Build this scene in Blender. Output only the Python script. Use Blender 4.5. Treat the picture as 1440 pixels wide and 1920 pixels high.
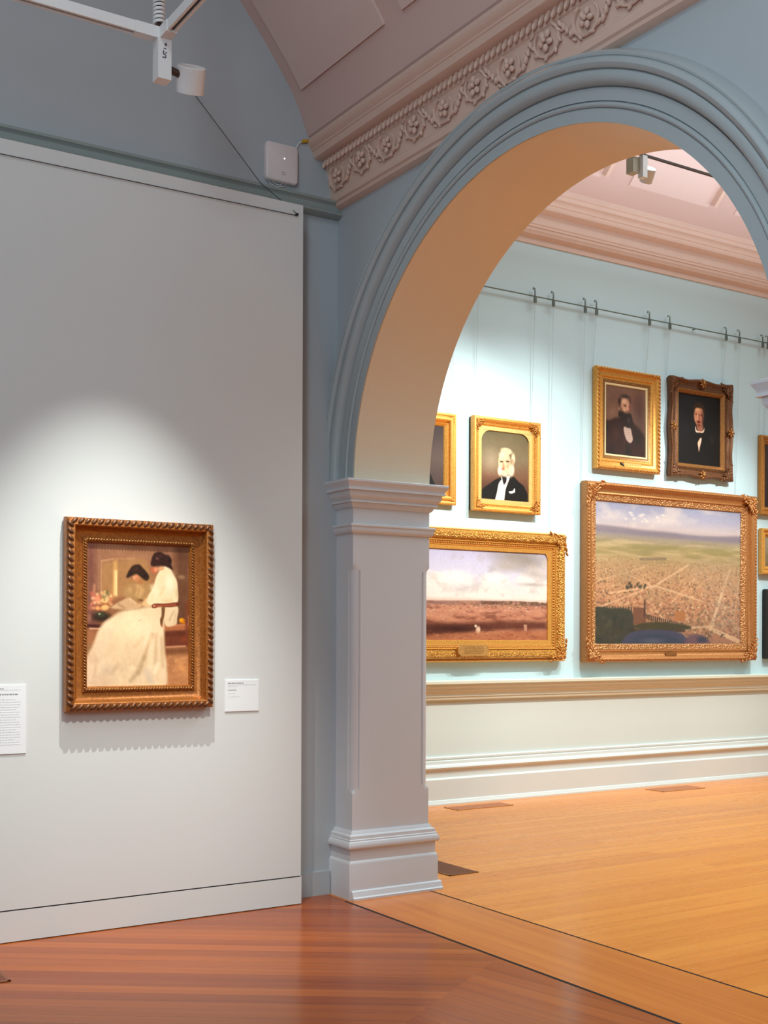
import bpy, bmesh, math, random
import numpy as np
from mathutils import Vector, Matrix

# ------------------------------------------------------------------ clear
for o in list(bpy.data.objects):
    bpy.data.objects.remove(o)
scn = bpy.context.scene
COL = scn.collection
PI = math.pi
random.seed(7)

# ------------------------------------------------------------------ camera
F_PX, TH, CY, ROLL = 2249.44, math.radians(57.392), 1192.65, 0.0035
cam_d = bpy.data.cameras.new('camera')
cam = bpy.data.objects.new('camera', cam_d)
COL.objects.link(cam)
fw = Vector((math.cos(TH), math.sin(TH), 0)); rt = Vector((math.sin(TH), -math.cos(TH), 0)); up = Vector((0, 0, 1))
r2 = rt * math.cos(ROLL) + up * math.sin(ROLL)
u2 = up * math.cos(ROLL) - rt * math.sin(ROLL)
cam.matrix_world = Matrix(((r2.x, u2.x, -fw.x, 0), (r2.y, u2.y, -fw.y, 0), (r2.z, u2.z, -fw.z, 1.5), (0, 0, 0, 1)))
cam_d.sensor_fit = 'AUTO'; cam_d.sensor_width = 36.0
cam_d.lens = F_PX * 36.0 / 1920.0
cam_d.shift_x = 0.0; cam_d.shift_y = (CY - 960.0) / 1920.0
cam_d.clip_start = 0.05; cam_d.clip_end = 100
scn.camera = cam

# ------------------------------------------------------------------ look, world, lights
scn.view_settings.view_transform = 'Standard'
scn.view_settings.look = 'None'
scn.view_settings.gamma = 1.0
scn.view_settings.use_curve_mapping = False
scn.view_settings.exposure = 0.72
w = bpy.data.worlds.new('world'); scn.world = w; w.use_nodes = True
w.node_tree.nodes['Background'].inputs[0].default_value = (0.6, 0.75, 1.0, 1)
w.node_tree.nodes['Background'].inputs[1].default_value = 0.02

def aim(o, p, q):
    o.location = p
    o.rotation_euler = (Vector(q) - Vector(p)).to_track_quat('-Z', 'Y').to_euler()

def area(name, p, q, sx, sy, power, col, spread=180):
    d = bpy.data.lights.new(name, 'AREA'); d.shape = 'RECTANGLE'; d.size = sx; d.size_y = sy
    d.energy = power; d.color = col; d.spread = math.radians(spread)
    o = bpy.data.objects.new(name, d); COL.objects.link(o); aim(o, p, q); return o

def spot(name, p, q, power, col, ang, blend, rad=0.03):
    d = bpy.data.lights.new(name, 'SPOT'); d.energy = power; d.color = col
    d.spot_size = math.radians(ang); d.spot_blend = blend; d.shadow_soft_size = rad
    o = bpy.data.objects.new(name, d); COL.objects.link(o); aim(o, p, q); return o

LAMP_P = Vector((2.075, 4.86, 3.845))
spot('painting_spot_light', LAMP_P, (2.10, 5.90, 0.10), 195, (0.96, 1.0, 0.93), 57, 1.0, 0.012)
spot('panel_wash_light', (1.95, 2.6, 3.92), (2.05, 5.90, 0.80), 190, (0.98, 1.0, 0.90), 40, 1.0, 0.12)
area('room_overhead_fill', (-0.6, 1.6, 6.15), (-0.2, 2.0, 0), 2.0, 6.0, 90, (0.76, 0.94, 1.0), 165)  # unseen overhead fill, added beneath the closed vault
area('room_side_fill', (-1.2, 0.0, 3.4), (3.6, 1.0, 4.0), 1.2, 2.0, 80, (0.72, 0.91, 1.0))  # added fill that brightens the arch wall, no fixture behind it
area('gallery_overhead_fill', (8.4, 4.0, 7.0), (8.4, 4.0, 0), 4.5, 6.0, 250, (0.72, 0.93, 1.0), 130)  # added overhead fill for gallery floor and walls; its ceiling is closed
area('gallery_ceiling_fill', (8.4, 7.2, 5.05), (8.4, 7.2, 9), 6.0, 0.5, 44, (0.80, 0.91, 1.0))  # added upward fill to lighten the gallery ceiling, no lamp built for it
for i, (x, tx, z, pw) in enumerate([(6.3, 6.0, 2.7, 300), (7.4, 7.0, 2.6, 270), (9.7, 9.1, 2.0, 360), (12.0, 11.2, 1.9, 80)]):
    spot('gallery_spot_light', (x, 6.28, 4.72), (tx, 8.72, z), pw, (0.92, 1.0, 0.95), 66, 1.0, 0.035)

# ------------------------------------------------------------------ materials
def lin(c):
    return tuple((x / 12.92 if x <= 0.04045 else ((x + 0.055) / 1.055) ** 2.4) for x in c)

def rgb(*c):
    return lin([x / 255.0 for x in c])

MATS = {}
def nt(name):
    m = bpy.data.materials.new(name); m.use_nodes = True
    t = m.node_tree
    return m, t, t.nodes['Principled BSDF']

def mat(name, col, rough=0.5, metal=0.0, var=0.05, vscale=6.0, bump=0.0, bscale=60.0, spec=0.5):
    if name in MATS: return MATS[name]
    m, t, b = nt(name)
    tc = t.nodes.new('ShaderNodeTexCoord')
    n = t.nodes.new('ShaderNodeTexNoise'); n.inputs['Scale'].default_value = vscale; n.inputs['Detail'].default_value = 4
    t.links.new(tc.outputs['Object'], n.inputs['Vector'])
    mx = t.nodes.new('ShaderNodeMix'); mx.data_type = 'RGBA'
    mx.inputs['A'].default_value = (*[max(0, c * (1 - var)) for c in col], 1)
    mx.inputs['B'].default_value = (*[min(1, c * (1 + var)) for c in col], 1)
    t.links.new(n.outputs['Fac'], mx.inputs['Factor'])
    t.links.new(mx.outputs['Result'], b.inputs['Base Color'])
    b.inputs['Roughness'].default_value = rough; b.inputs['Metallic'].default_value = metal
    b.inputs['Specular IOR Level'].default_value = spec
    if bump > 0:
        n2 = t.nodes.new('ShaderNodeTexNoise'); n2.inputs['Scale'].default_value = bscale; n2.inputs['Detail'].default_value = 3
        t.links.new(tc.outputs['Object'], n2.inputs['Vector'])
        bp = t.nodes.new('ShaderNodeBump'); bp.inputs['Strength'].default_value = bump; bp.inputs['Distance'].default_value = 0.01
        t.links.new(n2.outputs['Fac'], bp.inputs['Height']); t.links.new(bp.outputs['Normal'], b.inputs['Normal'])
    MATS[name] = m
    return m

def gold_mat(name, hi, lo, rough=0.40, metal=0.5, scale=85.0, bump=0.2, carve=0.0, cscale=90.0):
    m, t, b = nt(name)
    tc = t.nodes.new('ShaderNodeTexCoord')
    n = t.nodes.new('ShaderNodeTexNoise'); n.inputs['Scale'].default_value = scale; n.inputs['Detail'].default_value = 5
    t.links.new(tc.outputs['Object'], n.inputs['Vector'])
    cr = t.nodes.new('ShaderNodeValToRGB')
    cr.color_ramp.elements[0].position = 0.20; cr.color_ramp.elements[0].color = (*lo, 1)
    cr.color_ramp.elements[1].position = 0.70; cr.color_ramp.elements[1].color = (*hi, 1)
    t.links.new(n.outputs['Fac'], cr.inputs['Fac'])
    t.links.new(cr.outputs['Color'], b.inputs['Base Color'])
    b.inputs['Roughness'].default_value = rough; b.inputs['Metallic'].default_value = metal
    bp = t.nodes.new('ShaderNodeBump'); bp.inputs['Strength'].default_value = bump; bp.inputs['Distance'].default_value = 0.006
    if carve > 0:
        v = t.nodes.new('ShaderNodeTexVoronoi'); v.inputs['Scale'].default_value = cscale
        nd = t.nodes.new('ShaderNodeTexNoise'); nd.inputs['Scale'].default_value = cscale * .5; nd.inputs['Distortion'].default_value = 2.0
        t.links.new(tc.outputs['Object'], v.inputs['Vector']); t.links.new(tc.outputs['Object'], nd.inputs['Vector'])
        ad = t.nodes.new('ShaderNodeMath'); ad.operation = 'ADD'
        t.links.new(v.outputs['Distance'], ad.inputs[0]); t.links.new(nd.outputs['Fac'], ad.inputs[1])
        t.links.new(ad.outputs[0], bp.inputs['Height']); bp.inputs['Strength'].default_value = carve; bp.inputs['Distance'].default_value = 0.02
    else:
        t.links.new(n.outputs['Fac'], bp.inputs['Height'])
    t.links.new(bp.outputs['Normal'], b.inputs['Normal'])
    MATS[name] = m
    return m

def wood_floor(name, ang, c1, c2, cg, width=0.115, length=3.1, rough=0.24):
    m, t, b = nt(name)
    tc = t.nodes.new('ShaderNodeTexCoord')
    mp = t.nodes.new('ShaderNodeMapping'); mp.inputs['Rotation'].default_value = (0, 0, -ang); mp.inputs['Location'].default_value = (17.7, 0.03, 0)
    t.links.new(tc.outputs['Object'], mp.inputs['Vector'])
    br = t.nodes.new('ShaderNodeTexBrick'); br.offset = 0.43; br.offset_frequency = 2
    br.inputs['Scale'].default_value = 1.0; br.inputs['Brick Width'].default_value = length; br.inputs['Row Height'].default_value = width
    br.inputs['Mortar Size'].default_value = 0.0012; br.inputs['Mortar Smooth'].default_value = 0.3; br.inputs['Bias'].default_value = 0.0
    br.inputs['Color1'].default_value = (*c1, 1); br.inputs['Color2'].default_value = (*c2, 1)
    br.inputs['Mortar'].default_value = (*[x * .55 for x in c2], 1)
    t.links.new(mp.outputs['Vector'], br.inputs['Vector'])
    mp2 = t.nodes.new('ShaderNodeMapping'); mp2.inputs['Scale'].default_value = (0.28, 8.5, 1)
    t.links.new(mp.outputs['Vector'], mp2.inputs['Vector'])
    n = t.nodes.new('ShaderNodeTexNoise'); n.inputs['Scale'].default_value = 1.6; n.inputs['Detail'].default_value = 6; n.inputs['Roughness'].default_value = 0.6
    t.links.new(mp2.outputs['Vector'], n.inputs['Vector'])
    cr = t.nodes.new('ShaderNodeValToRGB')
    cr.color_ramp.elements[0].position = 0.3; cr.color_ramp.elements[0].color = (*cg, 1)
    cr.color_ramp.elements[1].position = 0.72; cr.color_ramp.elements[1].color = (1, 1, 1, 1)
    t.links.new(n.outputs['Fac'], cr.inputs['Fac'])
    mx = t.nodes.new('ShaderNodeMix'); mx.data_type = 'RGBA'; mx.blend_type = 'MULTIPLY'; mx.inputs['Factor'].default_value = 0.92
    t.links.new(br.outputs['Color'], mx.inputs['A']); t.links.new(cr.outputs['Color'], mx.inputs['B'])
    # knots
    mp3 = t.nodes.new('ShaderNodeMapping'); mp3.inputs['Scale'].default_value = (1.0, 2.6, 1)
    t.links.new(mp.outputs['Vector'], mp3.inputs['Vector'])
    vo = t.nodes.new('ShaderNodeTexVoronoi'); vo.inputs['Scale'].default_value = 1.5
    t.links.new(mp3.outputs['Vector'], vo.inputs['Vector'])
    kr = t.nodes.new('ShaderNodeValToRGB')
    kr.color_ramp.elements[0].position = 0.018; kr.color_ramp.elements[0].color = (0.3, 0.16, 0.07, 1)
    kr.color_ramp.elements[1].position = 0.05; kr.color_ramp.elements[1].color = (1, 1, 1, 1)
    t.links.new(vo.outputs['Distance'], kr.inputs['Fac'])
    mk = t.nodes.new('ShaderNodeMix'); mk.data_type = 'RGBA'; mk.blend_type = 'MULTIPLY'; mk.inputs['Factor'].default_value = 0.8
    t.links.new(mx.outputs['Result'], mk.inputs['A']); t.links.new(kr.outputs['Color'], mk.inputs['B'])
    t.links.new(mk.outputs['Result'], b.inputs['Base Color'])
    b.inputs['Roughness'].default_value = rough; b.inputs['Specular IOR Level'].default_value = 0.28; b.inputs['Specular Tint'].default_value = (1.0, 0.82, 0.6, 1)
    rr = t.nodes.new('ShaderNodeMapRange'); rr.inputs['To Min'].default_value = rough - .06; rr.inputs['To Max'].default_value = rough + .1
    t.links.new(n.outputs['Fac'], rr.inputs['Value']); t.links.new(rr.outputs['Result'], b.inputs['Roughness'])
    MATS[name] = m
    return m

M = {}
M['wall_blue'] = mat('blue grey wall paint', rgb(176, 183, 189), 0.6, var=0.03, vscale=1.5, bump=0.03, bscale=90)
M['wall_rail'] = mat('blue grey trim paint', rgb(170, 179, 183), 0.45, var=0.03)
M['rail'] = mat('grey green picture rail paint', rgb(148, 157, 154), 0.45, var=0.03)
M['panel'] = mat('white display panel paint', rgb(219, 221, 221), 0.65, var=0.015, vscale=1.2, bump=0.02, bscale=120)
M['trim_white'] = mat('pale grey trim paint', rgb(214, 214, 218), 0.42, var=0.02)
M['soffit'] = mat('soffit paint with warm bounce tint', rgb(229, 214, 190), 0.6, var=0.02, vscale=1.5)  # warm tint stands in for orange light bounced up from the floor
M['cornice'] = mat('pink cream plaster', rgb(217, 186, 171), 0.6, var=0.05, vscale=9)
M['ceiling'] = mat('dusty pink ceiling paint', rgb(209, 180, 173), 0.7, var=0.04, vscale=1.3)
M['ceil_panel'] = mat('pink ceiling paint lit tone', rgb(220, 195, 189), 0.7, var=0.03, vscale=1.3)  # same ceiling paint, made paler where the panels catch more light
M['aqua'] = mat('pale aqua wall paint', rgb(193, 214, 219), 0.6, var=0.02, vscale=1.2, bump=0.02, bscale=80)
M['dado'] = mat('pale stone dado paint', rgb(213, 219, 213), 0.6, var=0.02, vscale=1.2)
M['skirt'] = mat('pale green white skirting paint', rgb(219, 222, 217), 0.4, var=0.02)
M['dado_trim'] = mat('pale putty dado moulding paint', rgb(216, 213, 194), 0.45, var=0.02)
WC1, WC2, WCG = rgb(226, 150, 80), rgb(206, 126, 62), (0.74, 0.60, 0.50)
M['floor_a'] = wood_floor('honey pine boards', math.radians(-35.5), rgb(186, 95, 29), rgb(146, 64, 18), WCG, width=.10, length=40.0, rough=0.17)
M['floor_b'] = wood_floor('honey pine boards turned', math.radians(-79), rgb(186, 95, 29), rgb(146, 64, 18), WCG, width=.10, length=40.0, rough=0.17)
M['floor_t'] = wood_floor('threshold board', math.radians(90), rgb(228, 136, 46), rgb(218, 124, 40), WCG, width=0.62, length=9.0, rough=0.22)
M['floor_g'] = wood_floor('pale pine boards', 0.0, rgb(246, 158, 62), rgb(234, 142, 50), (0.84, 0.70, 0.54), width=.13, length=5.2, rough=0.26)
M['gap'] = mat('dark floor gap', rgb(30, 16, 10), 0.9)
M['vent'] = mat('brown floor vent timber', rgb(128, 72, 44), 0.5, var=0.1, vscale=20)
M['vent_pale'] = mat('pale brown floor vent timber', rgb(196, 122, 78), 0.5, var=0.1, vscale=20)
M['vent_slot_pale'] = mat('brown vent slot', rgb(140, 84, 54), 0.6)
M['vent_slot'] = mat('dark vent slot', rgb(62, 34, 22), 0.6)
M['white_metal'] = mat('white powder coated metal', rgb(226, 222, 222), 0.4, var=0.01)
M['plastic'] = mat('white plastic', rgb(228, 218, 218), 0.4, var=0.01)
M['putty'] = mat('grey putty plastic', rgb(176, 166, 150), 0.5)
M['dark'] = mat('black metal', rgb(24, 20, 20), 0.5)
M['brown_metal'] = mat('dark bronze metal', rgb(66, 44, 36), 0.5)
M['steel'] = mat('brushed steel', rgb(120, 128, 122), 0.35, metal=0.7)
M['rod'] = mat('green grey painted rod', rgb(104, 120, 110), 0.4, metal=0.2)
M['wire'] = mat('pale nylon line', rgb(186, 196, 198), 0.5)
M['wire_dark'] = mat('dark wire', rgb(60, 60, 60), 0.5)
M['yellow'] = mat('yellow plug', rgb(206, 160, 40), 0.5)
M['card'] = mat('white foam card', rgb(238, 240, 244), 0.6, var=0.005)
M['ink'] = mat('grey ink', rgb(140, 142, 150), 0.8)
M['ink_pale'] = mat('pale grey ink', rgb(204, 207, 214), 0.8)
M['ink_dark'] = mat('dark ink', rgb(96, 88, 100), 0.8)
M['black_box'] = mat('black backing board', rgb(26, 22, 20), 0.7)
M['gold'] = gold_mat('bright gilt', rgb(234, 172, 84), rgb(196, 126, 48))
M['gold_pale'] = gold_mat('pale gilt', rgb(238, 200, 128), rgb(214, 160, 84), metal=0.45)
M['gold_deep'] = gold_mat('deep gilt', rgb(204, 138, 60), rgb(142, 80, 30))
M['gold_carved'] = gold_mat('carved gilt', rgb(236, 176, 82), rgb(160, 88, 30), carve=0.9, cscale=70)
M['gold_red'] = gold_mat('reddish gilt', rgb(196, 132, 74), rgb(146, 88, 46))
M['gold_red_carved'] = gold_mat('reddish carved gilt', rgb(206, 146, 90), rgb(140, 82, 44), carve=0.6, cscale=60)
M['bronze'] = gold_mat('antique bronze gilt', rgb(176, 120, 62), rgb(112, 64, 34))
M['bronze_dark'] = gold_mat('dark bronze gilt', rgb(128, 82, 50), rgb(72, 40, 26))
M['walnut'] = gold_mat('amber gilded timber', rgb(182, 112, 48), rgb(128, 70, 28), metal=0.4)
M['slip_cream'] = mat('cream frame slip', rgb(226, 200, 152), 0.5)
M['tag'] = gold_mat('engraved brass', rgb(216, 168, 100), rgb(180, 124, 64))

def emis(name, col, s):
    m, t, b = nt(name)
    b.inputs['Base Color'].default_value = (*col, 1)
    b.inputs['Emission Color'].default_value = (*col, 1); b.inputs['Emission Strength'].default_value = s
    MATS[name] = m; return m
M['led'] = emis('status light', (1, 1, 1), 4.0)
M['lens'] = emis('lit lamp lens', (1.0, 0.9, 0.75), 3.0)

def art_mat():
    m, t, b = nt('oil paint on canvas')
    a = t.nodes.new('ShaderNodeVertexColor'); a.layer_name = 'paint'
    t.links.new(a.outputs['Color'], b.inputs['Base Color'])
    b.inputs['Roughness'].default_value = 0.5; b.inputs['Specular IOR Level'].default_value = 0.25
    tc = t.nodes.new('ShaderNodeTexCoord'); n = t.nodes.new('ShaderNodeTexNoise'); n.inputs['Scale'].default_value = 120
    t.links.new(tc.outputs['Object'], n.inputs['Vector'])
    bp = t.nodes.new('ShaderNodeBump'); bp.inputs['Strength'].default_value = 0.08; bp.inputs['Distance'].default_value = 0.004
    t.links.new(n.outputs['Fac'], bp.inputs['Height']); t.links.new(bp.outputs['Normal'], b.inputs['Normal'])
    return m
M['art'] = art_mat()

def glass_mat():
    m = bpy.data.materials.new('picture glass'); m.use_nodes = True; t = m.node_tree
    t.nodes.remove(t.nodes['Principled BSDF'])
    out = t.nodes['Material Output']
    tr = t.nodes.new('ShaderNodeBsdfTransparent'); gl = t.nodes.new('ShaderNodeBsdfGlossy'); gl.inputs['Roughness'].default_value = 0.02
    lw = t.nodes.new('ShaderNodeLayerWeight'); lw.inputs['Blend'].default_value = 0.5
    pw = t.nodes.new('ShaderNodeMath'); pw.operation = 'POWER'; pw.inputs[1].default_value = 5.0
    fr = t.nodes.new('ShaderNodeMath'); fr.operation = 'MULTIPLY_ADD'; fr.inputs[1].default_value = 0.9; fr.inputs[2].default_value = 0.035
    t.links.new(lw.outputs['Facing'], pw.inputs[0]); t.links.new(pw.outputs[0], fr.inputs[0])
    mx = t.nodes.new('ShaderNodeMixShader')
    t.links.new(fr.outputs[0], mx.inputs[0]); t.links.new(tr.outputs[0], mx.inputs[1]); t.links.new(gl.outputs[0], mx.inputs[2])
    t.links.new(mx.outputs[0], out.inputs['Surface'])
    return m
M['glass'] = glass_mat()

# ------------------------------------------------------------------ mesh helpers
ROOT = {}
def thing(name, label, cat, loc, group=None, kind=None):
    o = bpy.data.objects.new(name, None); COL.objects.link(o); o.location = loc
    o.empty_display_size = 0.1
    tag(o, label, cat, group, kind)
    ROOT[o.name] = Vector(loc)
    return o

def tag(o, label=None, cat=None, group=None, kind=None):
    if label: o['label'] = label
    if cat: o['category'] = cat
    if group: o['group'] = group
    if kind: o['kind'] = kind
    return o

_ES = {}
def unit_sphere(nu, nv):
    k = (nu, nv)
    if k not in _ES:
        v = [(0, 0, 1)]; f = []
        for j in range(1, nv):
            a = PI * j / nv
            for i in range(nu):
                b = 2 * PI * i / nu
                v.append((math.sin(a) * math.cos(b), math.sin(a) * math.sin(b), math.cos(a)))
        v.append((0, 0, -1))
        for i in range(nu): f.append((0, 1 + i, 1 + (i + 1) % nu))
        for j in range(nv - 2):
            for i in range(nu):
                a = 1 + j * nu + i; b = 1 + j * nu + (i + 1) % nu
                f.append((a, a + nu, b + nu, b))
        L = len(v) - 1; s = 1 + (nv - 2) * nu
        for i in range(nu): f.append((s + i, L, s + (i + 1) % nu))
        _ES[k] = (np.array(v), f)
    return _ES[k]

class MB:
    def __init__(s): s.v = []; s.f = []; s.m = []
    def add(s, v, f, mi=0):
        b = len(s.v); s.v += [tuple(map(float, p)) for p in v]
        s.f += [tuple(b + i for i in q) for q in f]; s.m += [mi] * len(f); return s
    def box(s, c, d, mi=0, R=None):
        d = [x / 2 for x in d]
        v = [Vector((sx * d[0], sy * d[1], sz * d[2])) for sx in (-1, 1) for sy in (-1, 1) for sz in (-1, 1)]
        if R is not None: v = [R @ p for p in v]
        v = [p + Vector(c) for p in v]
        return s.add(v, [(0, 1, 3, 2), (4, 6, 7, 5), (0, 4, 5, 1), (2, 3, 7, 6), (0, 2, 6, 4), (1, 5, 7, 3)], mi)
    def bb(s, a, b, mi=0):
        return s.box([(x + y) / 2 for x, y in zip(a, b)], [abs(y - x) for x, y in zip(a, b)], mi)
    def ell(s, c, r, R=None, nu=8, nv=6, mi=0):
        v, f = unit_sphere(nu, nv)
        p = v * np.array(r)
        if R is not None: p = p @ np.array(R.to_3x3()).T
        return s.add(p + np.array(c), f, mi)
    def tube(s, pts, rad, n=8, mi=0, closed=False):
        pts = [Vector(p) for p in pts]; N = len(pts)
        rads = rad if isinstance(rad, (list, tuple)) else [rad] * N
        v = []; f = []; ref = None
        for i, p in enumerate(pts):
            if closed: d = pts[(i + 1) % N] - pts[i - 1]
            else: d = pts[min(i + 1, N - 1)] - pts[max(i - 1, 0)]
            d.normalize()
            if ref is None:
                ref = Vector((0, 0, 1)) if abs(d.z) < .9 else Vector((1, 0, 0))
            x = (ref - d * ref.dot(d)).normalized(); y = d.cross(x); ref = x
            for k in range(n):
                a = 2 * PI * k / n
                v.append(p + (x * math.cos(a) + y * math.sin(a)) * rads[i])
        for i in range(N if closed else N - 1):
            for k in range(n):
                a = i * n + k; b = i * n + (k + 1) % n; c = ((i + 1) % N) * n
                f.append((a, b, c + (k + 1) % n, c + k))
        if not closed:
            f.append(tuple(range(n - 1, -1, -1))); f.append(tuple((N - 1) * n + k for k in range(n)))
        return s.add(v, f, mi)
    def cyl(s, p, q, r0, r1=None, n=20, mi=0):
        return s.tube([p, q], [r0, r0 if r1 is None else r1], n, mi)
    def sweep(s, path, prof, closed=False, side=1, mi=0, caps=True):
        """mitred sweep along a plan path: prof = (offset outward, z)"""
        P = [Vector((p[0], p[1])) for p in path]; N = len(P); nrm = []
        for i in range(N):
            ds = []
            if closed or i > 0: ds.append((P[i] - P[i - 1]).normalized())
            if closed or i < N - 1: ds.append((P[(i + 1) % N] - P[i]).normalized())
            ns = [Vector((d.y, -d.x)) * side for d in ds]
            if len(ns) == 2:
                n = (ns[0] + ns[1]); n = n / n.dot(ns[0])
            else: n = ns[0]
            nrm.append(n)
        v = []; f = []; K = len(prof)
        for i in range(N):
            for (o, z) in prof:
                q = P[i] + nrm[i] * o; v.append((q.x, q.y, z))
        for i in range(N if closed else N - 1):
            j = (i + 1) % N
            for k in range(K - 1):
                f.append((i * K + k, j * K + k, j * K + k + 1, i * K + k + 1))
        if not closed and caps:
            f.append(tuple(range(K))); f.append(tuple((N - 1) * K + k for k in range(K - 1, -1, -1)))
        return s.add(v, f, mi)
    def build(s, name, mats, parent=None, smooth=32, kind=None, label=None):
        if not isinstance(mats, (list, tuple)): mats = [mats]
        off = Vector((0, 0, 0)); q = parent
        while q is not None:
            off += q.location; q = q.parent
        me = bpy.data.meshes.new(name)
        me.from_pydata([(x - off.x, y - off.y, z - off.z) for x, y, z in s.v], [], s.f)
        for m_ in mats: me.materials.append(m_)
        if len(mats) > 1: me.polygons.foreach_set('material_index', s.m)
        bm = bmesh.new(); bm.from_mesh(me); bmesh.ops.recalc_face_normals(bm, faces=bm.faces); bm.to_mesh(me); bm.free()
        if smooth:
            me.polygons.foreach_set('use_smooth', [True] * len(me.polygons))
            me.set_sharp_from_angle(angle=math.radians(smooth))
        me.update()
        o = bpy.data.objects.new(name, me); COL.objects.link(o)
        if parent is not None: o.parent = parent
        if kind: o['kind'] = kind
        if label: o['label'] = label
        return o

def struct(mb, name, mats, label=None, smooth=32, parent=None):
    o = mb.build(name, mats, parent, smooth, kind=None if parent else 'structure')
    if label: o['label'] = label
    return o

# ------------------------------------------------------------------ key dimensions
X0, X1 = 3.545, 4.074                 # faces of the arch wall
YW = 6.06                             # end wall of the near room
YJ, YR = 5.873, 2.869                 # arch jambs
YC, RA, RB, ZC = 4.371, 1.502, 1.4365, 2.3636
YF = 8.75                             # far gallery wall
ZT = 7.4

# ------------------------------------------------------------------ floor
TF = 0.03
def slab(poly, name, m, z0=-TF, z1=0.0):
    b = MB(); n = len(poly)
    b.add([(x, y, z1) for x, y in poly] + [(x, y, z0) for x, y in poly],
          [tuple(range(n)), tuple(range(2 * n - 1, n - 1, -1))] + [(i, (i + 1) % n, n + (i + 1) % n, n + i) for i in range(n)])
    return struct(b, name, m, smooth=0)
G = 0.006
xa = 3.483 - G
sx, sy = 3.483, 4.43
yl = 4.43 - (xa + 4.0) * 0.639
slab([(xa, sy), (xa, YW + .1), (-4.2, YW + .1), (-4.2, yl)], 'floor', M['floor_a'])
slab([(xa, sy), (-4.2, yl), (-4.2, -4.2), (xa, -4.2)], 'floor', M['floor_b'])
slab([(3.483, -4.2), (4.042, -4.2), (4.042, YW + .1), (3.483, YW + .1)], 'floor', M['floor_t'])
slab([(4.042 + .005, -4.2), (13.2, -4.2), (13.2, YF + .1), (4.042 + .005, YF + .1)], 'floor', M['floor_g'])
struct(MB().bb((-4.3, -4.3, -0.08), (13.3, YF + .2, -0.031)), 'floor', M['gap'], smooth=0)

struct(MB().bb((3.467, -4.2, -.02), (3.485, YJ - .045, .0006)), 'trim_8', M['gap'], 'dark seam between near boards and threshold board', smooth=0)
struct(MB().bb((4.039, -4.2, -.02), (4.052, YJ - .045, .0006)), 'trim_8', M['gap'], 'dark seam between threshold board and far boards', smooth=0)

# ------------------------------------------------------------------ walls
struct(MB().bb((-4.2, YW, 0), (X0 + .3, YW + .15, ZT)), 'wall_left', M['wall_blue'], smooth=0)
struct(MB().bb((-4.2, -4.3, 0), (X0 + .3, -4.15, ZT)), 'wall_back', M['wall_blue'], smooth=0)
struct(MB().bb((-4.3, -4.2, 0), (-4.15, YW + .1, ZT)), 'wall_side', M['wall_blue'], smooth=0)
b = MB(); xa_, xb_, ya_, yb_ = X0 + .3, 13.2, YF, YF + .15
b.add([(xa_, ya_, 0), (xb_, ya_, 0), (xb_, ya_, 1.0), (xa_, ya_, 1.0), (xb_, ya_, ZT), (xa_, ya_, ZT), (xa_, yb_, 0), (xb_, yb_, 0), (xb_, yb_, ZT), (xa_, yb_, ZT)],
      [(0, 1, 2, 3), (3, 2, 4, 5), (7, 6, 9, 8), (0, 6, 7, 1), (5, 4, 8, 9), (0, 3, 5, 9, 6), (1, 7, 8, 4, 2)])
b.m[0] = 1
struct(b, 'wall_far', [M['aqua'], M['dado']], smooth=0)
struct(MB().bb((13.1, -4.2, 0), (13.25, YF + .1, ZT)), 'wall_right', M['aqua'], smooth=0)
struct(MB().bb((X1 - .2, -4.3, 0), (13.2, -4.15, ZT)), 'wall_near', M['aqua'], smooth=0)

# arch wall with its opening
NA = 96
arc = [(YC + RA * math.cos(PI * i / NA), ZC + RB * math.sin(PI * i / NA)) for i in range(NA + 1)]
b = MB()
def arch_face(x, mi):
    for i in range(NA):
        (ya, za), (yb, zb) = arc[i], arc[i + 1]
        b.add([(x, ya, za), (x, yb, zb), (x, yb, ZT), (x, ya, ZT)], [(0, 1, 2, 3)], mi)
    b.add([(x, YJ, ZC), (x, YW + .1, ZC), (x, YW + .1, ZT), (x, YJ, ZT)], [(0, 1, 2, 3)], mi)
    b.add([(x, YR, ZC), (x, YR - .33, ZC), (x, YR - .33, ZT), (x, YR, ZT)], [(0, 1, 2, 3)], mi)
    b.add([(x, -4.2, 0), (x, YR - .33, 0), (x, YR - .33, ZT), (x, -4.2, ZT)], [(0, 1, 2, 3)], mi)
    if x == X1:
        b.add([(x, YW, 0), (x, YF, 0), (x, YF, ZT), (x, YW, ZT)], [(0, 1, 2, 3)], mi)
arch_face(X0, 0); arch_face(X1, 1)
for i in range(NA):
    (ya, za), (yb, zb) = arc[i], arc[i + 1]
    b.add([(X0, ya, za), (X1, ya, za), (X1, yb, zb), (X0, yb, zb)], [(0, 1, 2, 3)], 2)
struct(b, 'wall_arch', [M['wall_blue'], M['aqua'], M['soffit']], smooth=20)

# archivolt ring
prof = [(0, -.004), (0, .004), (.054, .004), (.055, -.006), (.058, -.006), (.059, .008), (.064, .014), (.070, .016), (.076, .014), (.081, .008), (.082, -.004), (.085, -.004), (.086, .010), (.138, .010), (.139, -.004), (.143, -.004),
        (.144, .016), (.149, .032), (.157, .044), (.168, .050), (.180, .052), (.192, .051), (.198, .049), (.199, .044), (.204, .044), (.205, .058), (.212, .066), (.224, .072), (.236, .070), (.244, .064), (.248, .057), (.250, .057), (.254, .062), (.262, .064), (.272, .056), (.284, .030), (.292, .006), (.296, -.02)]
b = MB(); K = len(prof); v = []; f = []
for i in range(NA + 1):
    a = PI * i / NA
    for (wd, p) in prof:
        v.append((X0 - p, YC + (RA + wd) * math.cos(a), ZC + (RB + wd) * math.sin(a)))
for i in range(NA):
    for k in range(K - 1):
        f.append((i * K + k, (i + 1) * K + k, (i + 1) * K + k + 1, i * K + k + 1))
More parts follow.
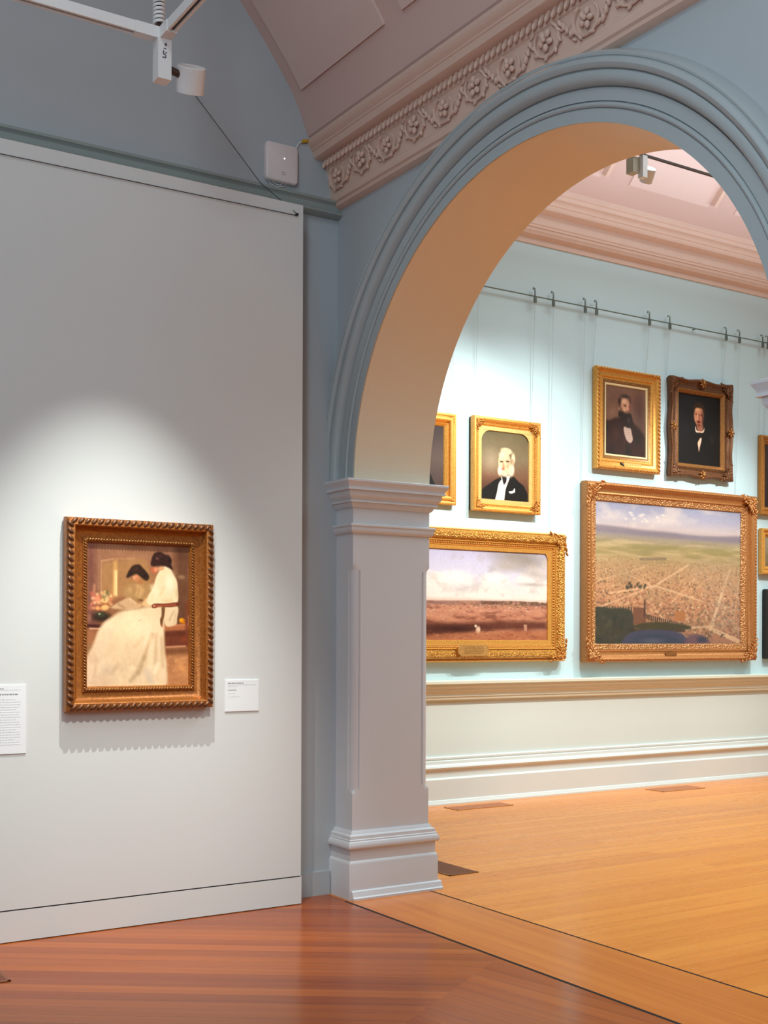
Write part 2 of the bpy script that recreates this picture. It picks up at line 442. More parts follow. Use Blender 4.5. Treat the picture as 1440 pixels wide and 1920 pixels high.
b.add(v, f)
struct(b, 'trim_1', M['wall_rail'], 'moulded blue grey archivolt ring around the arched opening', smooth=30)

# ------------------------------------------------------------------ arch pillars
def shaft_section(ya, yb, c, g, sgn):
    """closed outline; ya = jamb end, yb = wall end; sgn = +1 when the pillar lies towards +Y of the jamb"""
    n = 6; pts = []
    def corner(cx, ydir_first):
        # corner at (cx, ya); returns points from the wall face to the jamb face
        out = []; ix = 1 if cx == X0 else -1
        out.append((cx, ya + sgn * .052)); out.append((cx + ix * g, ya + sgn * .046))
        for k in range(n + 1):
            a = PI / 2 * k / n
            if c < .002:
                d = .038 * (1 - 2 * k / n)
                out.append((cx, ya + sgn * d) if d >= 0 else (cx - ix * d, ya))
            else:
                rr = .040; q = c / .04
                px = rr - rr * math.cos(a); py = rr - rr * math.sin(a)
                out.append((cx + ix * px * 1.0, ya + sgn * py))
        out.append((cx + ix * .046, ya + sgn * g)); out.append((cx + ix * .052, ya))
        return out
    A = corner(X0, 0); B = corner(X1, 0)[::-1]
    return [(X0, yb)] + A + B + [(X1, yb)]

def pillar(ya, yb, sgn, ztop, label, base_k=1.0):
    root = thing('arch_pillar', label, 'pillar', ((X0 + X1) / 2, (ya + yb) / 2, 0), kind='structure')
    b = MB(); v = []; f = []
    zs = [(0, 0, 0), (.585, 0, 0), (.60, 0, 0), (.615, .04, 0.0), (.63, .04, .010), (1.865, .04, .010), (1.88, .04, 0), (1.905, 0, 0), (1.92, 0, 0), (ztop - .03, 0, 0)]
    secs = [shaft_section(ya, yb, c, g, sgn) for (z, c, g) in zs]
    n = len(secs[0])
    for (z, c, g), s_ in zip(zs, secs):
        for (x, y) in s_: v.append((x, y, z))
    for i in range(len(zs) - 1):
        for k in range(n):
            f.append((i * n + k, i * n + (k + 1) % n, (i + 1) * n + (k + 1) % n, (i + 1) * n + k))
    f.append(tuple((len(zs) - 1) * n + k for k in range(n)))
    b.add(v, f); b.build('shaft', M['trim_white'], root, 30)
    path = [(X0, yb), (X0, ya), (X1, ya), (X1, yb)]
    side = 1 if sgn > 0 else -1
    zt = ztop
    im = [(-.02, zt), (.080, zt), (.084, zt - .004), (.084, zt - .014), (.078, zt - .024), (.069, zt - .038), (.066, zt - .050), (.066, zt - .053), (.071, zt - .053), (.071, zt - .061), (.054, zt - .063), (.054, zt - .082),
          (.051, zt - .090), (.042, zt - .102), (.033, zt - .112), (.031, zt - .118), (.037, zt - .118), (.037, zt - .127), (.022, zt - .129), (.020, zt - .138), (.012, zt - .152), (.004, zt - .158), (-.02, zt - .158)]
    MB().sweep(path, im, side=side).build('impost', M['trim_white'], root, 28)
    nk = [(-.02, zt - .247), (.024, zt - .249), (.028, zt - .253), (.028, zt - .262), (.022, zt - .268), (.022, zt - .282), (.016, zt - .296), (.008, zt - .304), (-.02, zt - .306)]
    MB().sweep(path, nk, side=side).build('neck_moulding', M['trim_white'], root, 25)
    bs = [(-.02, .385), (.006, .385), (.012, .375), (.016, .366), (.030, .358), (.032, .340), (.036, .336), (.036, .328), (.042, .324), (.048, .312),
          (.050, .302), (.048, .292), (.040, .284), (.030, .281), (.030, .218), (.040, .206), (.042, .200), (.042, 0), (-.02, 0)]
    bs = [(o * base_k, z) for o, z in bs]
    MB().sweep(path, bs, side=side).build('base_moulding', M['trim_white'], root, 25)
    o_ = -sgn * .042
    if base_k == 1.0: MB().sweep([(X0 - .03, ya + o_), (X1 + .06, ya + o_)], [(-.01, .052), (.004, .052), (.012, .046), (.022, .018), (.03, .012), (.03, 0), (-.01, 0)], side=1 if sgn > 0 else -1).build('foot_moulding', M['trim_white'], root, 25)
    return root
pillar(YJ, YW + .02, 1, 2.392, 'pale grey pillar with moulded base carrying the arch beside the white panel')
pillar(YR, YR - .33, -1, 2.43, 'far right arch pillar of which only the moulded impost tip shows', .3)

# ------------------------------------------------------------------ cornice on the arch wall
cp = [(.03, 3.975), (-.024, 3.979), (-.040, 3.989), (-.044, 4.004), (-.056, 4.012), (-.060, 4.034), (-.060, 4.048), (-.052, 4.056), (-.050, 4.068),
      (-.075, 4.200), (-.084, 4.206), (-.084, 4.214), (-.086, 4.222), (-.086, 4.248), (-.110, 4.251), (-.150, 4.252), (-.160, 4.258), (-.164, 4.272), (-.170, 4.290),
      (-.176, 4.294), (-.178, 4.302), (-.190, 4.312), (-.204, 4.330), (-.206, 4.340), (-.206, 4.352), (.03, 4.40)]
b = MB(); v = []; f = []; K = len(cp)
for y in (YW + .02, -4.2):
    for (x, z) in cp: v.append((X0 + x, y, z))
f += [(k, k + 1, K + k + 1, K + k) for k in range(K - 1)] + [tuple(range(K)), tuple(range(2 * K - 1, K - 1, -1))]
b.add(v, f)
corn = struct(b, 'trim_2', M['cornice'], 'pink plaster cornice with carved frieze above the arch', smooth=30)
b = MB(); y = 6.03
while y > 0.5:                                     # tongue and dart row
    b.ell((X0 - .103, y, 4.230), (.013, .0082, .031), Matrix.Rotation(.35, 3, 'Y') @ Matrix.Rotation(.25, 3, 'X'), 8, 6)
    y -= .0428
b.build('tongue_moulding', M['cornice'], corn, 60)
def fx(z): return X0 - .050 - .025 * (z - 4.068) / .132
def frieze_pt(y, z, d): return Vector((fx(z) - d, y, z))
k = 0; y = 5.94
def cz(z): return min(4.198, max(4.074, z))
while y > 1.0:
    big = (k % 2 == 1); zc = 4.146 if big else 4.134; mir = 1 if big else -1
    R = .050 if big else .046
    b = MB()
    for j in range(5):
        a = 2 * PI * j / 5 + .3 + k
        c = frieze_pt(y + math.cos(a) * R * .58, zc + math.sin(a) * R * .58, .016)
        b.ell(c, (.012, R * .40, R * .30), Matrix.Rotation(a, 3, 'X'), 8, 6)
    b.ell(frieze_pt(y, zc, .026), (.013, .012, .012), None, 8, 6)
    b.build('rosette', M['cornice'], corn, 60)
    b = MB(); pts = []; rd = []
    for j in range(30):                            # scroll stem curling under or over the flower
        t_ = j / 29; a = (-.9 + 4.9 * t_) * mir + (PI if big else .2)
        r_ = .078 - .012 * t_
        pts.append(frieze_pt(y + math.cos(a) * r_ * 1.12, cz(zc + math.sin(a) * r_ * .86), .007 + .006 * t_)); rd.append(.0105 - .005 * t_)
    b.tube(pts, rd, 6)
    for j in (2, 6, 10, 14, 18, 22):               # leaves sprouting from the stem
        p = pts[j]; a = math.atan2(p.z - zc, p.y - y)
        b.ell(frieze_pt(y + math.cos(a + .25) * .088, cz(zc + math.sin(a + .25) * .066), .010), (.010, .022, .0085), Matrix.Rotation(a + .9 * mir, 3, 'X'), 8, 5)
    for j in range(4):                             # acanthus sprig towards the next flower
        yy = y - .100 - j * .020; zz = cz(zc + (.034 - j * .022) * mir)
        b.ell(frieze_pt(yy, zz, .011), (.012, .026 - .003 * j, .0095), Matrix.Rotation((1.0 + .25 * j) * mir, 3, 'X'), 8, 5)
        b.ell(frieze_pt(yy - .012, cz(zz - .030 * mir), .007), (.008, .018, .007), Matrix.Rotation((-.3 + .3 * j) * mir, 3, 'X'), 8, 5)
    b.build('acanthus_scroll', M['cornice'], corn, 60)
    y -= .262; k += 1

# ------------------------------------------------------------------ ceilings
cprof = [(X0 - .14, 4.335), (3.345, 4.375), (3.300, 4.485), (3.245, 4.600), (3.165, 4.715), (3.071, 4.840), (2.914, 5.030), (2.4, 5.56), (1.7, 6.05), (1.1, 6.30), (.5, 6.36)]
cprof = cprof + [(-.1 - (x - .5) if False else (-.1 + (.5 - x)), z) for x, z in cprof[::-1]]
def vault(prof, ya, yb, th):
    b = MB(); v = []; f = []; K = len(prof)
    for y in (ya, yb):
        for (x, z) in prof: v.append((x, y, z))
        for (x, z) in prof: v.append((x, y, z + th))
    for k in range(K - 1):
        f += [(k, k + 1, 2 * K + k + 1, 2 * K + k), (K + k, K + k + 1, 3 * K + k + 1, 3 * K + k)]
    f += [tuple(range(K)) + tuple(range(2 * K - 1, K - 1, -1)), tuple(range(2 * K, 3 * K)) + tuple(range(4 * K - 1, 3 * K - 1, -1))]
    return b.add(v, f)
struct(vault(cprof, YW + .02, -4.2, .05), 'ceiling', M['ceiling'], smooth=25)
# raised panels on the sloping side of the near ceiling
def on_slope(z):
    for (xa_, za), (xb_, zb) in zip(cprof[1:9], cprof[2:10]):
        if za <= z <= zb: return xa_ + (xb_ - xa_) * (z - za) / (zb - za)
y = 5.955
for k in range(5):
    b = MB(); zs = [4.585, 4.715, 4.84, 5.03, 5.3, 5.56]; v = []; f = []
    for z in zs:
        x = on_slope(z)
        for yy in (y, y - .86): v += [(x - .011, yy, z - .009), (x + .02, yy, z + .02)]
    for i in range(len(zs) - 1):
        a = i * 4; c = a + 4
        f += [(a, a + 2, c + 2, c), (a + 1, c + 1, c + 3, a + 3), (a, c, c + 1, a + 1), (a + 2, a + 3, c + 3, c + 2)]
    f += [(0, 1, 3, 2), (len(v) - 4, len(v) - 2, len(v) - 1, len(v) - 3)]
    b.add(v, f); struct(b, 'trim_3', M['ceil_panel'], smooth=20)
    y -= 1.03

# far gallery: cornice, coved ceiling, panels
fc = [(-.02, 5.185), (.012, 5.188), (.016, 5.240), (.024, 5.246), (.060, 5.262), (.066, 5.276), (.078, 5.290), (.082, 5.312), (.092, 5.318), (.094, 5.335), (.102, 5.345),
      (.104, 5.440), (.120, 5.444), (.176, 5.462), (.186, 5.476), (.192, 5.500), (.200, 5.506), (.206, 5.530), (.222, 5.548), (.236, 5.556), (.240, 5.590), (.250, 5.600), (.250, 5.66), (-.02, 5.70)]
struct(MB().sweep([(X1 - .02, YF), (13.2, YF)], fc, side=1), 'trim_4', M['cornice'], 'pink stepped cornice along the far gallery wall', smooth=30)
gp = [(YF + .02, 5.62), (8.5, 5.65), (7.05, 7.10), (6.6, 7.15), (-4.2, 7.15)]
b = MB(); v = []; f = []; K = len(gp)
for x in (X1 - .1, 13.2):
    for (yy, z) in gp: v.append((x, yy, z))
    for (yy, z) in gp: v.append((x, yy, z + .05))
for k in range(K - 1):
    f += [(k, k + 1, 2 * K + k + 1, 2 * K + k), (K + k, K + k + 1, 3 * K + k + 1, 3 * K + k)]
b.add(v, f); struct(b, 'ceiling', M['ceiling'], smooth=0)
x = 5.18
sl = Vector((0, -1, 1)).normalized(); ou = Vector((0, -1, -1)).normalized()
for k in range(6):
    b = MB()
    p0 = Vector((x, 8.5, 5.65)) + sl * .205
    for (xa_, xb_, th, s0, s1) in [(0, 1.08, .012, 0, 1.5), (1.08, 1.12, .075, .04, 1.5)]:
        A = p0 + Vector((xa_, 0, 0)) + sl * s0; B = p0 + Vector((xb_, 0, 0)) + sl * s1
        v = [(xx, c.y, c.z) for xx in (A.x, B.x) for c in (A + ou * th, Vector((0, B.y, B.z)) + ou * th, Vector((0, B.y, B.z)) - ou * .02, A - ou * .02)]
        b.add(v, [(0, 1, 2, 3), (7, 6, 5, 4), (0, 4, 5, 1), (1, 5, 6, 2), (2, 6, 7, 3), (3, 7, 4, 0)], 0 if th < .02 else 1)
    struct(b, 'trim_5', [M['ceil_panel'], M['cornice']], smooth=0)
    x += 1.4525

# far wall mouldings
dp = [(-.02, 1.105), (.110, 1.105), (.118, 1.100), (.118, 1.078), (.108, 1.070), (.100, 1.066), (.098, 1.050), (.086, 1.040), (.074, 1.030), (.072, 1.016), (.060, 1.008), (.052, .990), (.046, .984), (.046, .962), (.038, .955), (.034, .935), (.020, .925), (-.02, .922)]
struct(MB().sweep([(X1 - .02, YF), (13.2, YF)], dp, side=1), 'trim_6', M['dado_trim'], 'moulded dado ledge running below the gallery paintings', smooth=25)
bp_ = [(-.02, .425), (.016, .425), (.024, .418), (.024, .404), (.018, .398), (.018, .392), (.034, .386), (.036, .360), (.042, .350), (.056, .345), (.062, .330), (.056, .318), (.040, .312), (.036, .300), (.034, .250), (.036, .240), (.052, .232), (.056, .226), (.056, .046), (.066, .040), (.074, .020), (.078, .014), (.078, 0), (-.02, 0)]
struct(MB().sweep([(X1 - .02, YF), (13.2, YF)], bp_, side=1), 'baseboard_far', M['skirt'], smooth=25)

# near room: picture rail, skirting
rp = [(-.02, 4.030), (.020, 4.030), (.034, 4.024), (.060, 4.020), (.064, 4.012), (.064, 4.004), (.052, 3.998), (.044, 3.988), (.040, 3.968), (.046, 3.958), (.058, 3.950), (.058, 3.940), (.046, 3.932), (.02, 3.926), (-.02, 3.922)]
struct(MB().sweep([(-4.2, YW), (X0 + .02, YW)], rp, side=1), 'trim_7', M['rail'], 'grey green picture rail above the white display panel', smooth=25)
struct(MB().bb((3.236, YW - .022, 0), (X0 - .05, YW + .01, .137)), 'baseboard_left', M['wall_blue'], smooth=0)

# white false wall that carries the painting
pan = thing('display_panel', 'tall white display panel standing against the grey end wall', 'wall panel', (0.0, 5.94, 0))
b = MB(); b.bb((-4.1, 5.8965, .160), (3.226, YW - .02, 3.905)); b.build('panel_face', M['panel'], pan, 0)
b = MB(); b.bb((-4.1, 5.900, .152), (3.222, YW - .02, .161)); b.build('shadow_gap', M['dark'], pan, 0)
b = MB(); b.bb((-4.1, 5.8965, .004), (3.230, YW - .03, .153)); b.build('kickboard', M['panel'], pan, 0)

# ------------------------------------------------------------------ painter
class Art:
    def __init__(s, w, h, col=(128, 128, 128), seed=1):
        s.w, s.h = w, h; s.rng = np.random.RandomState(seed)
        s.a = np.ones((h, w, 3)) * (np.array(col) / 255.0)
        s.u, s.v = np.meshgrid((np.arange(w) + .5) / w, (np.arange(h) + .5) / h)
    def mixm(s, m, col):
        m = np.clip(m, 0, 1)[..., None]; c = np.array(col) / 255.0 if not isinstance(col, np.ndarray) else col
        s.a = s.a * (1 - m) + c * m; return s
    def grad(s, stops):
        vs = [p for p, _ in stops]
        for k in range(3): s.a[..., k] = np.interp(s.v, vs, [c[k] / 255.0 for _, c in stops])
        return s
    def ell(s, cx, cy, rx, ry, col, rot=0, soft=.15, al=1.0):
        du, dv = s.u - cx, (s.v - cy); asp = s.h / s.w; dv = dv * asp
        c, n = math.cos(rot), math.sin(rot)
        x = (c * du + n * dv) / rx; y = (-n * du + c * dv) / (ry * asp)
        d = np.sqrt(x * x + y * y)
        return s.mixm((1 - d) / soft * al if soft > .3 else np.clip((1 + soft / 2 - d) / soft, 0, 1) * al, col)
    def polymask(s, pts, soft=.01):
        P = np.array(pts, float); inside = np.zeros((s.h, s.w), bool); dist = np.full((s.h, s.w), 9.0)
        for i in range(len(P)):
            (x1, y1), (x2, y2) = P[i], P[(i + 1) % len(P)]
            if y1 != y2:
                cond = ((y1 > s.v) != (y2 > s.v)) & (s.u < (x2 - x1) * (s.v - y1) / (y2 - y1) + x1); inside ^= cond
            dx, dy = x2 - x1, y2 - y1; L = dx * dx + dy * dy + 1e-12
            t = np.clip(((s.u - x1) * dx + (s.v - y1) * dy) / L, 0, 1)
            dist = np.minimum(dist, np.hypot(s.u - x1 - t * dx, s.v - y1 - t * dy))
        sd = np.where(inside, dist, -dist)
        return np.clip(sd / soft + .5, 0, 1)
    def poly(s, pts, col, soft=.01, al=1.0):
        return s.mixm(s.polymask(pts, soft) * al, col)
    def smooth(s, pts, n=8):
        P = np.array(pts, float); out = []; N = len(P)
        for i in range(N):
            a, b_, c, d = P[i - 1], P[i], P[(i + 1) % N], P[(i + 2) % N]
            for k in range(n):
                t = k / n
                out.append(.5 * ((2 * b_) + (c - a) * t + (2 * a - 5 * b_ + 4 * c - d) * t * t + (3 * b_ - a - 3 * c + d) * t ** 3))
        return out
    def spoly(s, pts, col, soft=.01, al=1.0): return s.poly(s.smooth(pts), col, soft, al)
    def noise(s, nx, ny):
        g = s.rng.rand(ny + 3, nx + 3); x = s.u * nx; y = s.v * ny
        xi, yi = x.astype(int), y.astype(int); fx_, fy_ = x - xi, y - yi
        fx_ = fx_ * fx_ * (3 - 2 * fx_); fy_ = fy_ * fy_ * (3 - 2 * fy_)
        return (g[yi, xi] * (1 - fx_) + g[yi, xi + 1] * fx_) * (1 - fy_) + (g[yi + 1, xi] * (1 - fx_) + g[yi + 1, xi + 1] * fx_) * fy_
    def fbm(s, nx, ny, o=4):
        r = 0; a = .5; t = 0
        for k in range(o):
            r = r + s.noise(nx * 2 ** k, ny * 2 ** k) * a; t += a; a *= .55
        return r / t
    def mott(s, amt, nx=14, ny=18, m=1.0):
        n = (s.fbm(nx, ny) - .5)[..., None] * amt
        s.a = s.a + n * (m[..., None] if isinstance(m, np.ndarray) else m); return s
    def line(s, p, q, wd, col, al=1.0, soft=.004):
        (x1, y1), (x2, y2) = p, q; dx, dy = x2 - x1, y2 - y1
        t = np.clip(((s.u - x1) * dx + (s.v - y1) * dy) / (dx * dx + dy * dy + 1e-12), 0, 1)
        d = np.hypot(s.u - x1 - t * dx, s.v - y1 - t * dy)
        return s.mixm(np.clip((wd - d) / soft + .5, 0, 1) * al, col)
    def dabs(s, n, box, size, cols, al=.7, asp=1.0):
        x0, x1, y0, y1 = box
        for i in range(n):
            cx = s.rng.uniform(x0, x1); cy = s.rng.uniform(y0, y1); r = size * s.rng.uniform(.5, 1.3)
            ia, ib = max(0, int((cx - 2 * r) * s.w)), min(s.w, int((cx + 2 * r) * s.w) + 2)
            ja, jb = max(0, int((cy - 2 * r * asp) * s.h)), min(s.h, int((cy + 2 * r * asp) * s.h) + 2)
            if ib <= ia or jb <= ja: continue
            d = np.hypot((s.u[ja:jb, ia:ib] - cx) / r, (s.v[ja:jb, ia:ib] - cy) / (r * asp))
            m = np.clip(1.4 - d, 0, 1)[..., None] * al; c = np.array(cols[s.rng.randint(len(cols))]) / 255.0
            s.a[ja:jb, ia:ib] = s.a[ja:jb, ia:ib] * (1 - m) + c * m
        return s

def canvas(art, name, x0, x1, z0, z1, y, parent, gain=(1, 1, 1)):
    """a stretched canvas facing -Y whose paint is stored per vertex"""
    W, H = art.w, art.h; n = W * H
    off = Vector((0, 0, 0)); q = parent
    while q is not None: off += q.location; q = q.parent
    xs = np.linspace(x0, x1, W) - off.x; zs = np.linspace(z1, z0, H) - off.z
    X, Z = np.meshgrid(xs, zs); Y = np.full_like(X, y - off.y)
    co = np.stack([X, Y, Z], -1).reshape(-1, 3)
    idx = np.arange(n).reshape(H, W)
    q4 = np.stack([idx[:-1, :-1], idx[1:, :-1], idx[1:, 1:], idx[:-1, 1:]], -1).reshape(-1, 4)
    me = bpy.data.meshes.new(name)
    me.vertices.add(n); me.vertices.foreach_set('co', co.ravel())
    me.loops.add(q4.size); me.loops.foreach_set('vertex_index', q4.ravel().astype(np.int32))
    me.polygons.add(len(q4)); me.polygons.foreach_set('loop_start', np.arange(0, q4.size, 4, dtype=np.int32))
    me.polygons.foreach_set('loop_total', np.full(len(q4), 4, dtype=np.int32))
    me.update(calc_edges=True)
    a = np.clip(art.a, 0, 1); l = np.where(a <= .04045, a / 12.92, ((a + .055) / 1.055) ** 2.4) * np.array(gain)
    at = me.color_attributes.new('paint', 'FLOAT_COLOR', 'POINT')
    at.data.foreach_set('color', np.concatenate([l.reshape(-1, 3), np.ones((n, 1))], 1).ravel())
    me.materials.append(M['art'])
    o = bpy.data.objects.new(name, me); COL.objects.link(o); o.parent = parent
    return o

# ------------------------------------------------------------------ frame helpers
def ring(mb, x0, x1, z0, z1, yb, prof, seg=1, mod=None, mi=0, close=True):
    """moulding swept round a rectangle on the plane y=yb; prof = (inset, height out of the wall)"""
    K = len(prof); v = []; f = []; N = 4 * seg
    for (t, d) in prof:
        for sd in range(4):
            for k in range(seg):
                q = k / seg; e = mod(q, sd) if mod else 0
                tt = t - e * max(0, 1 - t / (prof[-1][0] * .8)) if mod else t
                xa_, xb_, za, zb = x0 + t, x1 - t, z0 + t, z1 - t
                de = tt - t
                if sd == 0: p = (xa_ + (xb_ - xa_) * q, za + de)
                elif sd == 1: p = (xb_ - de, za + (zb - za) * q)
                elif sd == 2: p = (xb_ + (xa_ - xb_) * q, zb - de)
                else: p = (xa_ + de, zb + (za - zb) * q)
                v.append((p[0], yb - d, p[1]))
    for k in range(K - 1):
        for i in range(N):
            f.append((k * N + i, k * N + (i + 1) % N, (k + 1) * N + (i + 1) % N, (k + 1) * N + i))
    return mb.add(v, f, mi)

def beads(mb, x0, x1, z0, z1, yb, t, d, pitch, r, tilt=.6, nu=6, nv=4, sides=(0, 1, 2, 3)):
    """row of slanted beads along each side of the moulding"""
    xa_, xb_, za, zb = x0 + t, x1 - t, z0 + t, z1 - t
    segs = [((xa_, za), (xb_, za), 0), ((xb_, za), (xb_, zb), PI / 2), ((xb_, zb), (xa_, zb), PI), ((xa_, zb), (xa_, za), -PI / 2)]
    for si in sides:
        p, q, a = segs[si]
        L = math.hypot(q[0] - p[0], q[1] - p[1]); n = max(1, int(round(L / pitch)))
        for k in range(n):
            s_ = (k + .5) / n
            R = Matrix.Rotation(-(a + tilt), 3, 'Y')
            mb.ell((p[0] + (q[0] - p[0]) * s_, yb - d, p[1] + (q[1] - p[1]) * s_), r, R, nu, nv)
    return mb

def corner_leaf(mb, cx, cz, yb, d, sx_, sz_, size, seed=0, n=9):
    """carved corner: a spray of curled leaves fanning inwards from the mitre"""
    rg = random.Random(seed); ox, oz = cx + sx_ * size * .20, cz + sz_ * size * .20
    for k in range(n):
        q = k / (n - 1); a = q * PI / 2 * 1.3 - .24
        reach = size * (.80 - .38 * math.sin(PI * q))
        for j in range(4):
            rr = reach * (.18 + .27 * j)
            px = ox + sx_ * math.cos(a) * rr; pz = oz + sz_ * math.sin(a) * rr
            ang = math.atan2(sz_ * math.sin(a), sx_ * math.cos(a))
            h = d + size * (.045 - .02 * j) + rg.uniform(-.02, .03) * size
            mb.ell((px, yb - h, pz), (size * .13, size * .065, size * .048), Matrix.Rotation(-ang + rg.uniform(-.7, .7), 3, 'Y'), 7, 5)
    mb.ell((cx + sx_ * size * .20, yb - d - size * .05, cz + sz_ * size * .20), (size * .10, size * .08, size * .10), None, 8, 6)
    return mb

def corners(root, x0, x1, z0, z1, yb, d, t, size, m, n=9, seed=0):
    for i, (sx_, sz_) in enumerate(((1, 1), (-1, 1), (-1, -1), (1, -1))):
        cx = (x0 + t) if sx_ > 0 else (x1 - t); cz = (z0 + t) if sz_ > 0 else (z1 - t)
        b = corner_leaf(MB(), cx, cz, yb, d, sx_, sz_, size, seed + i, n)
        b.build('corner_ornament', m, root, 60)

def inner_plate(root, name, x0, x1, z0, z1, y, rad, m, top_only=False, th=.004):
    """spandrel plates that round off the corners of a rectangular opening"""
    n = 10
    ia = [(x0, z0), (x1, z0), (x1, z1), (x0, z1)]
    cs = [(x0 + rad, z0 + rad, PI), (x1 - rad, z0 + rad, -PI / 2), (x1 - rad, z1 - rad, 0), (x0 + rad, z1 - rad, PI / 2)]
    for i, (cx, cz, a0) in enumerate(cs):
        if top_only and i < 2: continue
        cor = ia[i]; b = MB()
        arcp = [(cx + rad * math.cos(a0 + PI / 2 * k / n), cz + rad * math.sin(a0 + PI / 2 * k / n)) for k in range(n + 1)]
        v = [(cor[0], y, cor[1]), (cor[0], y + th, cor[1])]
        for p in arcp: v += [(p[0], y, p[1]), (p[0], y + th, p[1])]
        f = []
        for k in range(n):
            a = 2 + 2 * k
            f += [(0, a, a + 2), (1, a + 3, a + 1), (a, a + 1, a + 3, a + 2)]
        b.add(v, f); b.build(name, m, root, 0)

def text_bars(mb, x0, x1, z, h, y, words, rg):
    x = x0
    while x < x1 - .004 and words > 0:
        l = min(rg.uniform(.006, .018), x1 - x)
        mb.bb((x, y - .0006, z - h / 2), (x + l, y + .0004, z + h / 2)); x += l + .0035; words -= 1

# ------------------------------------------------------------------ painting of two women, near panel
def art_women():
    A = Art(240, 340, (150, 112, 84), 3)
    A.grad([(0, (136, 96, 78)), (.2, (160, 118, 90)), (.45, (146, 104, 74)), (.62, (130, 82, 56)), (.8, (172, 122, 88)), (1, (198, 150, 112))])
    A.ell(.45, .10, .4, .12, (176, 132, 104), 0, .9, .8); A.ell(.55, .32, .25, .16, (180, 136, 88), 0, .8, .8)
    A.poly([(0, 0), (.08, 0), (.11, .6), (0, .6)], (122, 80, 72), .08)
    A.poly([(.86, 0), (1, 0), (1, .62), (.86, .62)], (92, 58, 42), .10, .9); A.ell(.94, .12, .06, .14, (108, 74, 58), 0, .8, .7)
    A.ell(.92, .225, .05, .025, (150, 116, 90), 0, .6, .8); A.poly([(.90, .24), (.97, .24), (.98, .40), (.90, .40)], (120, 84, 62), .03, .6)
    A.mott(.12, 4, 6); A.mott(.08, 10, 5)
    # tall mirror or arch with a bright reflection
    A.spoly([(.15, .17), (.20, .135), (.40, .115), (.57, .118), (.60, .30), (.58, .40), (.20, .42), (.15, .38)], (172, 132, 86), .03, .7)
    A.line((.14, .13), (.14, .36), .007, (196, 154, 122), .7, .012); A.line((.145, .13), (.25, .112), .006, (196, 154, 122), .7, .01); A.line((.25, .112), (.45, .105), .006, (188, 146, 112), .6, .01)
    A.line((.12, .05), (.12, .35), .012, (160, 118, 98), .6, .02)
    A.poly([(.255, .13), (.29, .12), (.29, .37), (.245, .37)], (214, 172, 112), .03, .9); A.poly([(.262, .19), (.287, .19), (.287, .365), (.258, .365)], (246, 208, 150), .015); A.line((.284, .20), (.284, .36), .005, (254, 226, 172), .9, .008)
    # shelf, bench, floor
    A.poly([(0, .565), (.20, .57), (.17, .588), (0, .588)], (72, 36, 32), .01); A.poly([(.03, .59), (.16, .592), (.14, .604), (.03, .604)], (218, 172, 146), .008)
    A.poly([(0, .605), (.2, .605), (.08, .8), (0, .84)], (164, 112, 80), .03); A.poly([(0, .70), (.07, .72), (0, .84)], (150, 122, 90), .04, .7)
    A.poly([(.74, .57), (1, .555), (1, .605), (.74, .61)], (176, 110, 72), .012); A.line((.76, .575), (.98, .562), .006, (214, 140, 104), .6, .01)
    A.poly([(.74, .612), (1, .602), (1, .72), (.75, .72)], (112, 58, 38), .02); A.poly([(.75, .62), (1, .61), (1, .64), (.75, .65)], (92, 44, 28), .02, .6); A.ell(.95, .67, .05, .03, (160, 70, 46), 0, .8, .6)
    A.line((.77, .725), (.96, .718), .007, (214, 158, 128), .9, .01); A.poly([(.75, .735), (1, .73), (1, .78), (.76, .79)], (120, 76, 48), .03, .8)
    A.poly([(.76, .79), (1, .775), (1, 1), (.77, 1)], (196, 140, 98), .05); A.ell(.93, .88, .08, .07, (228, 164, 108), 0, .8, .8); A.ell(.82, .84, .05, .05, (150, 100, 70), 0, .8, .6); A.line((.86, .82), (.97, .80), .006, (236, 176, 124), .6, .02)
    A.dabs(50, (.78, 1, .78, 1), .024, [(214, 160, 116), (186, 128, 88), (228, 172, 122), (176, 118, 82)], .35, .5)
    # flowers in a dark bowl
    A.ell(.14, .515, .12, .045, (48, 36, 28), 0, .6); A.ell(.14, .50, .055, .024, (58, 66, 50), 0, .6); A.ell(.125, .495, .016, .008, (170, 180, 150), 0, .6)
    A.line((.075, .30), (.07, .40), .010, (206, 150, 122), .7, .02); A.ell(.09, .40, .055, .055, (196, 124, 106), 0, .7); A.ell(.045, .45, .03, .03, (178, 110, 96), 0, .7); A.ell(.03, .52, .03, .04, (150, 104, 96), 0, .7)
    A.dabs(40, (.05, .24, .35, .47), .017, [(232, 168, 116), (238, 190, 140), (210, 120, 98), (246, 214, 168), (190, 104, 88), (216, 146, 112)], .7, .7)
    A.ell(.165, .405, .045, .022, (244, 196, 138), .3, .5); A.ell(.175, .45, .05, .024, (248, 190, 130), -.2, .5); A.ell(.105, .39, .03, .026, (232, 152, 122), 0, .5); A.ell(.11, .455, .026, .018, (240, 170, 112), 0, .5); A.ell(.235, .40, .035, .035, (206, 140, 98), 0, .8)
    A.line((.15, .42), (.20, .425), .006, (186, 112, 60), .7, .01); A.dabs(16, (.14, .24, .34, .40), .012, [(110, 110, 70), (150, 140, 92), (228, 204, 150)], .7)
    # figure behind, in a fawn blouse
    A.spoly([(.35, .335), (.403, .285), (.478, .277), (.56, .28), (.62, .285), (.63, .33), (.582, .365), (.515, .405), (.44, .385), (.38, .375)], (174, 140, 96), .02)
    A.ell(.41, .325, .035, .03, (196, 160, 114), .6, .8); A.spoly([(.475, .285), (.53, .30), (.55, .33), (.51, .375), (.46, .36), (.48, .32)], (206, 170, 122), .02, .9); A.line((.50, .31), (.49, .36), .005, (160, 122, 80), .6, .012); A.ell(.52, .395, .05, .012, (112, 78, 50), .1, .7, .8)
